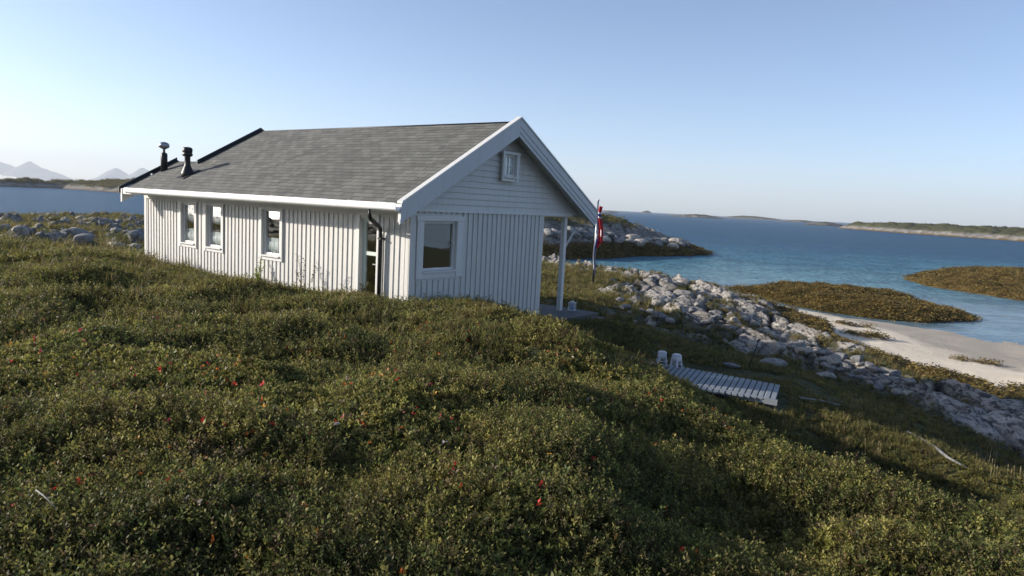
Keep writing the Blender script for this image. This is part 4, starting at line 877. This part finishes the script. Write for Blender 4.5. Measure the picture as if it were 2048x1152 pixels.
# ------------------------------------------------------------------ flagpole with a long pennant
fb = at_y(1187, 546, 24.0); ft = at_y(1196, 403, 24.0); zt = ft[2]+H; bx, by, bz = fb[0], 24.0, fb[2]+H-.3
fp = tag(empty("flagpole", (bx, by, bz)), "slim grey flagpole beyond the porch roof corner", "flagpole")
MB().tube([(0, 0, 0), (0, 0, zt-bz)], [.045, .028], 12).build("pole", M_STEEL, fp); lathe(MB(), [(.012, zt-bz), (.04, zt-bz+.02), (.045, zt-bz+.045), (.02, zt-bz+.08)], 0, 0, 12).build("finial", M_PLAST, fp)
pen = tag(empty("pennant", (bx+.05, by-.03, zt-.12)), "long narrow red white and blue pennant hanging limp down the flagpole", "pennant")
def cloth(z0, z1, w0, w1, mtl, name, off=0.0, xo=0.0):
    n, k = 14, 9; V = []; Fc = []
    for i in range(n+1):
        f = i/n; z_ = z0+(z1-z0)*f; ww = w0+(w1-w0)*f
        for j in range(k+1):
            g_ = j/k; V.append((xo+g_*ww+.03*math.sin(z_*5), off-.045*math.sin(g_*9+z_*3)*(.4+f*.3), z_-.03*g_))
    for i in range(n):
        for j in range(k): a = i*(k+1)+j; Fc.append((a, a+1, a+k+2, a+k+1))
    m = MB(); m.v = V; m.f = Fc; m.sm = [True]*len(Fc); o = m.build(name, mtl, pen); s2 = o.modifiers.new("s", 'SOLIDIFY'); s2.thickness = .004
cloth(-.02, -.22, .12, .10, M_RED, "red_field"); cloth(-.221, -.28, .10, .10, M_WHT, "white_stripe"); cloth(-.281, -.36, .10, .10, M_BLUE, "blue_stripe"); cloth(-.361, -.42, .10, .10, M_WHT, "white_stripe")
cloth(-.421, -1.25, .13, .17, M_RED, "red_field", 0, .0); cloth(-.80, -1.02, .03, .03, M_WHT, "white_stripe", -.06, .06); cloth(-1.251, -1.40, .12, .06, M_RED, "red_field")
cloth(-.95, -2.15, .045, .03, M_WHT, "white_stripe", -.03, -.09); cloth(-1.1, -2.30, .05, .02, M_BLUE, "blue_stripe", -.07, -.05)
# ------------------------------------------------------------------ sapling shoots in front of the long wall
M_LEAF = mat("yellow_green_leaf", (.30, .36, .03), .5); M_STEM = mat("brown_stem", (.08, .055, .03), .8)
M_LEAF2 = mat("olive_leaf", (.09, .09, .02), .5)
def shoot(px, py, hgt, lab, ml, seed):
    r = random.Random(seed); d = ray(px, py); kk = (-2.92+CX*cH+CY*sH)/(d[0]*cH+d[1]*sH); p = d*kk; gz = float(zland(np.array([p[0]]), np.array([p[1]]))[0])
    hgt = hgt*1.15+max(0, p[2]-gz)+.05; p = (p[0], p[1], gz+H); root = tag(empty("sapling", (p[0], p[1], p[2])), lab, "sapling")
    for k in range(4):
        a = r.uniform(0, 6.28); ln_ = hgt*r.uniform(.6, 1.0); tip = Vector((math.cos(a)*ln_*.38, math.sin(a)*ln_*.38, ln_)); st2 = MB().tube([(0, 0, -.05), tip*.5+Vector((0, 0, .03)), tip], [.006, .004, .002], 6).build("stem", M_STEM, root)
        V = []; Fc = []
        for q in range(14):
            f = .45+.55*q/13; c = tip*f; b = r.uniform(0, 6.28); d = Vector((math.cos(b), math.sin(b), r.uniform(-.1, .7))).normalized(); s_ = d.cross(Vector((0, 0, 1))).normalized(); L = r.uniform(.06, .095); i = len(V)
            V += [c, c+d*L*.45+s_*L*.26+Vector((0, 0, .006)), c+d*L, c+d*L*.45-s_*L*.26+Vector((0, 0, .006)), c+d*L*.5-Vector((0, 0, .005))]; Fc += [(i, i+1, i+4), (i+1, i+2, i+4), (i+2, i+3, i+4), (i+3, i, i+4)]
        m = MB(); m.v = [tuple(v) for v in V]; m.f = Fc; m.sm = [False]*len(Fc); m.build("foliage", ml, st2)
shoot(512, 556, .34, "bright yellow green sapling in front of the long wall below the third window", M_LEAF, 4)
shoot(524, 558, .20, "low yellow green sapling close beside the taller bright one", M_LEAF, 9)
shoot(608, 560, .40, "dark olive sapling in front of the long wall, nearer the door", M_LEAF2, 6)
shoot(735, 590, .16, "small reddish tipped sprig in front of the glazed door", M_LEAF2, 12)
# tall dry stalks on the right hand slope
M_DRY = mat("dry_stalk", (.20, .16, .085), .8)
def stalks(px, py, hgt, n_, lab, seed, spread=.16):
    r = random.Random(seed); p = hit(px, py); m = MB()
    for k in range(n_):
        a = r.uniform(0, 6.28); x0, y0 = r.gauss(0, spread), r.gauss(0, spread*.7); h_ = hgt*r.uniform(.5, 1); m.tube([(x0, y0, -.08), (x0+.02*math.cos(a), y0+.02*math.sin(a), h_*.6), (x0+.10*h_*math.cos(a), y0+.1*h_*math.sin(a), h_)], [.0028, .0022, .0012], 4)
        c = Vector((x0+.10*h_*math.cos(a), y0+.1*h_*math.sin(a), h_)); m.tube([c-Vector((0, 0, .05)), c-Vector((0, 0, .02)), c+Vector((0, 0, .01))], [.002, .0065, .002], 5)
    o = m.build("dry_grass", M_DRY); o.location = p; tag(o, lab, "dry grass")
stalks(1742, 925, .42, 5, "few tall seed stalks standing against the dark gully", 1, .06)
stalks(1965, 925, .30, 12, "pale dry grass tuft on the far right slope, upper one", 2); stalks(2010, 968, .32, 14, "pale dry grass tuft at the right edge, lower one", 3)
stalks(1705, 815, .24, 16, "light grass tuft rising from the lit strip past the boardwalk", 4, .12); stalks(1585, 690, .3, 14, "dry yellow grass tuft between the boulders beyond the stakes", 5, .2)
#@@HAZE
# ------------------------------------------------------------------ haze
hm = bpy.data.materials.new("haze_air"); hm.use_nodes = True; ht = hm.node_tree; ht.nodes.clear()
ho = ht.nodes.new("ShaderNodeOutputMaterial"); hv = ht.nodes.new("ShaderNodeVolumePrincipled"); ht.links.new(hv.outputs[0], ho.inputs["Volume"])
hv.inputs["Color"].default_value = (.86, .93, 1, 1); hv.inputs["Density"].default_value = 0.00010; hv.inputs["Anisotropy"].default_value = .1
hz = MB().box(-14500, 14500, -14500, 14500, -12, 520).build("haze", hm); tag(hz, "pale sea haze fading the far shore and mountains", "haze", kind="stuff")
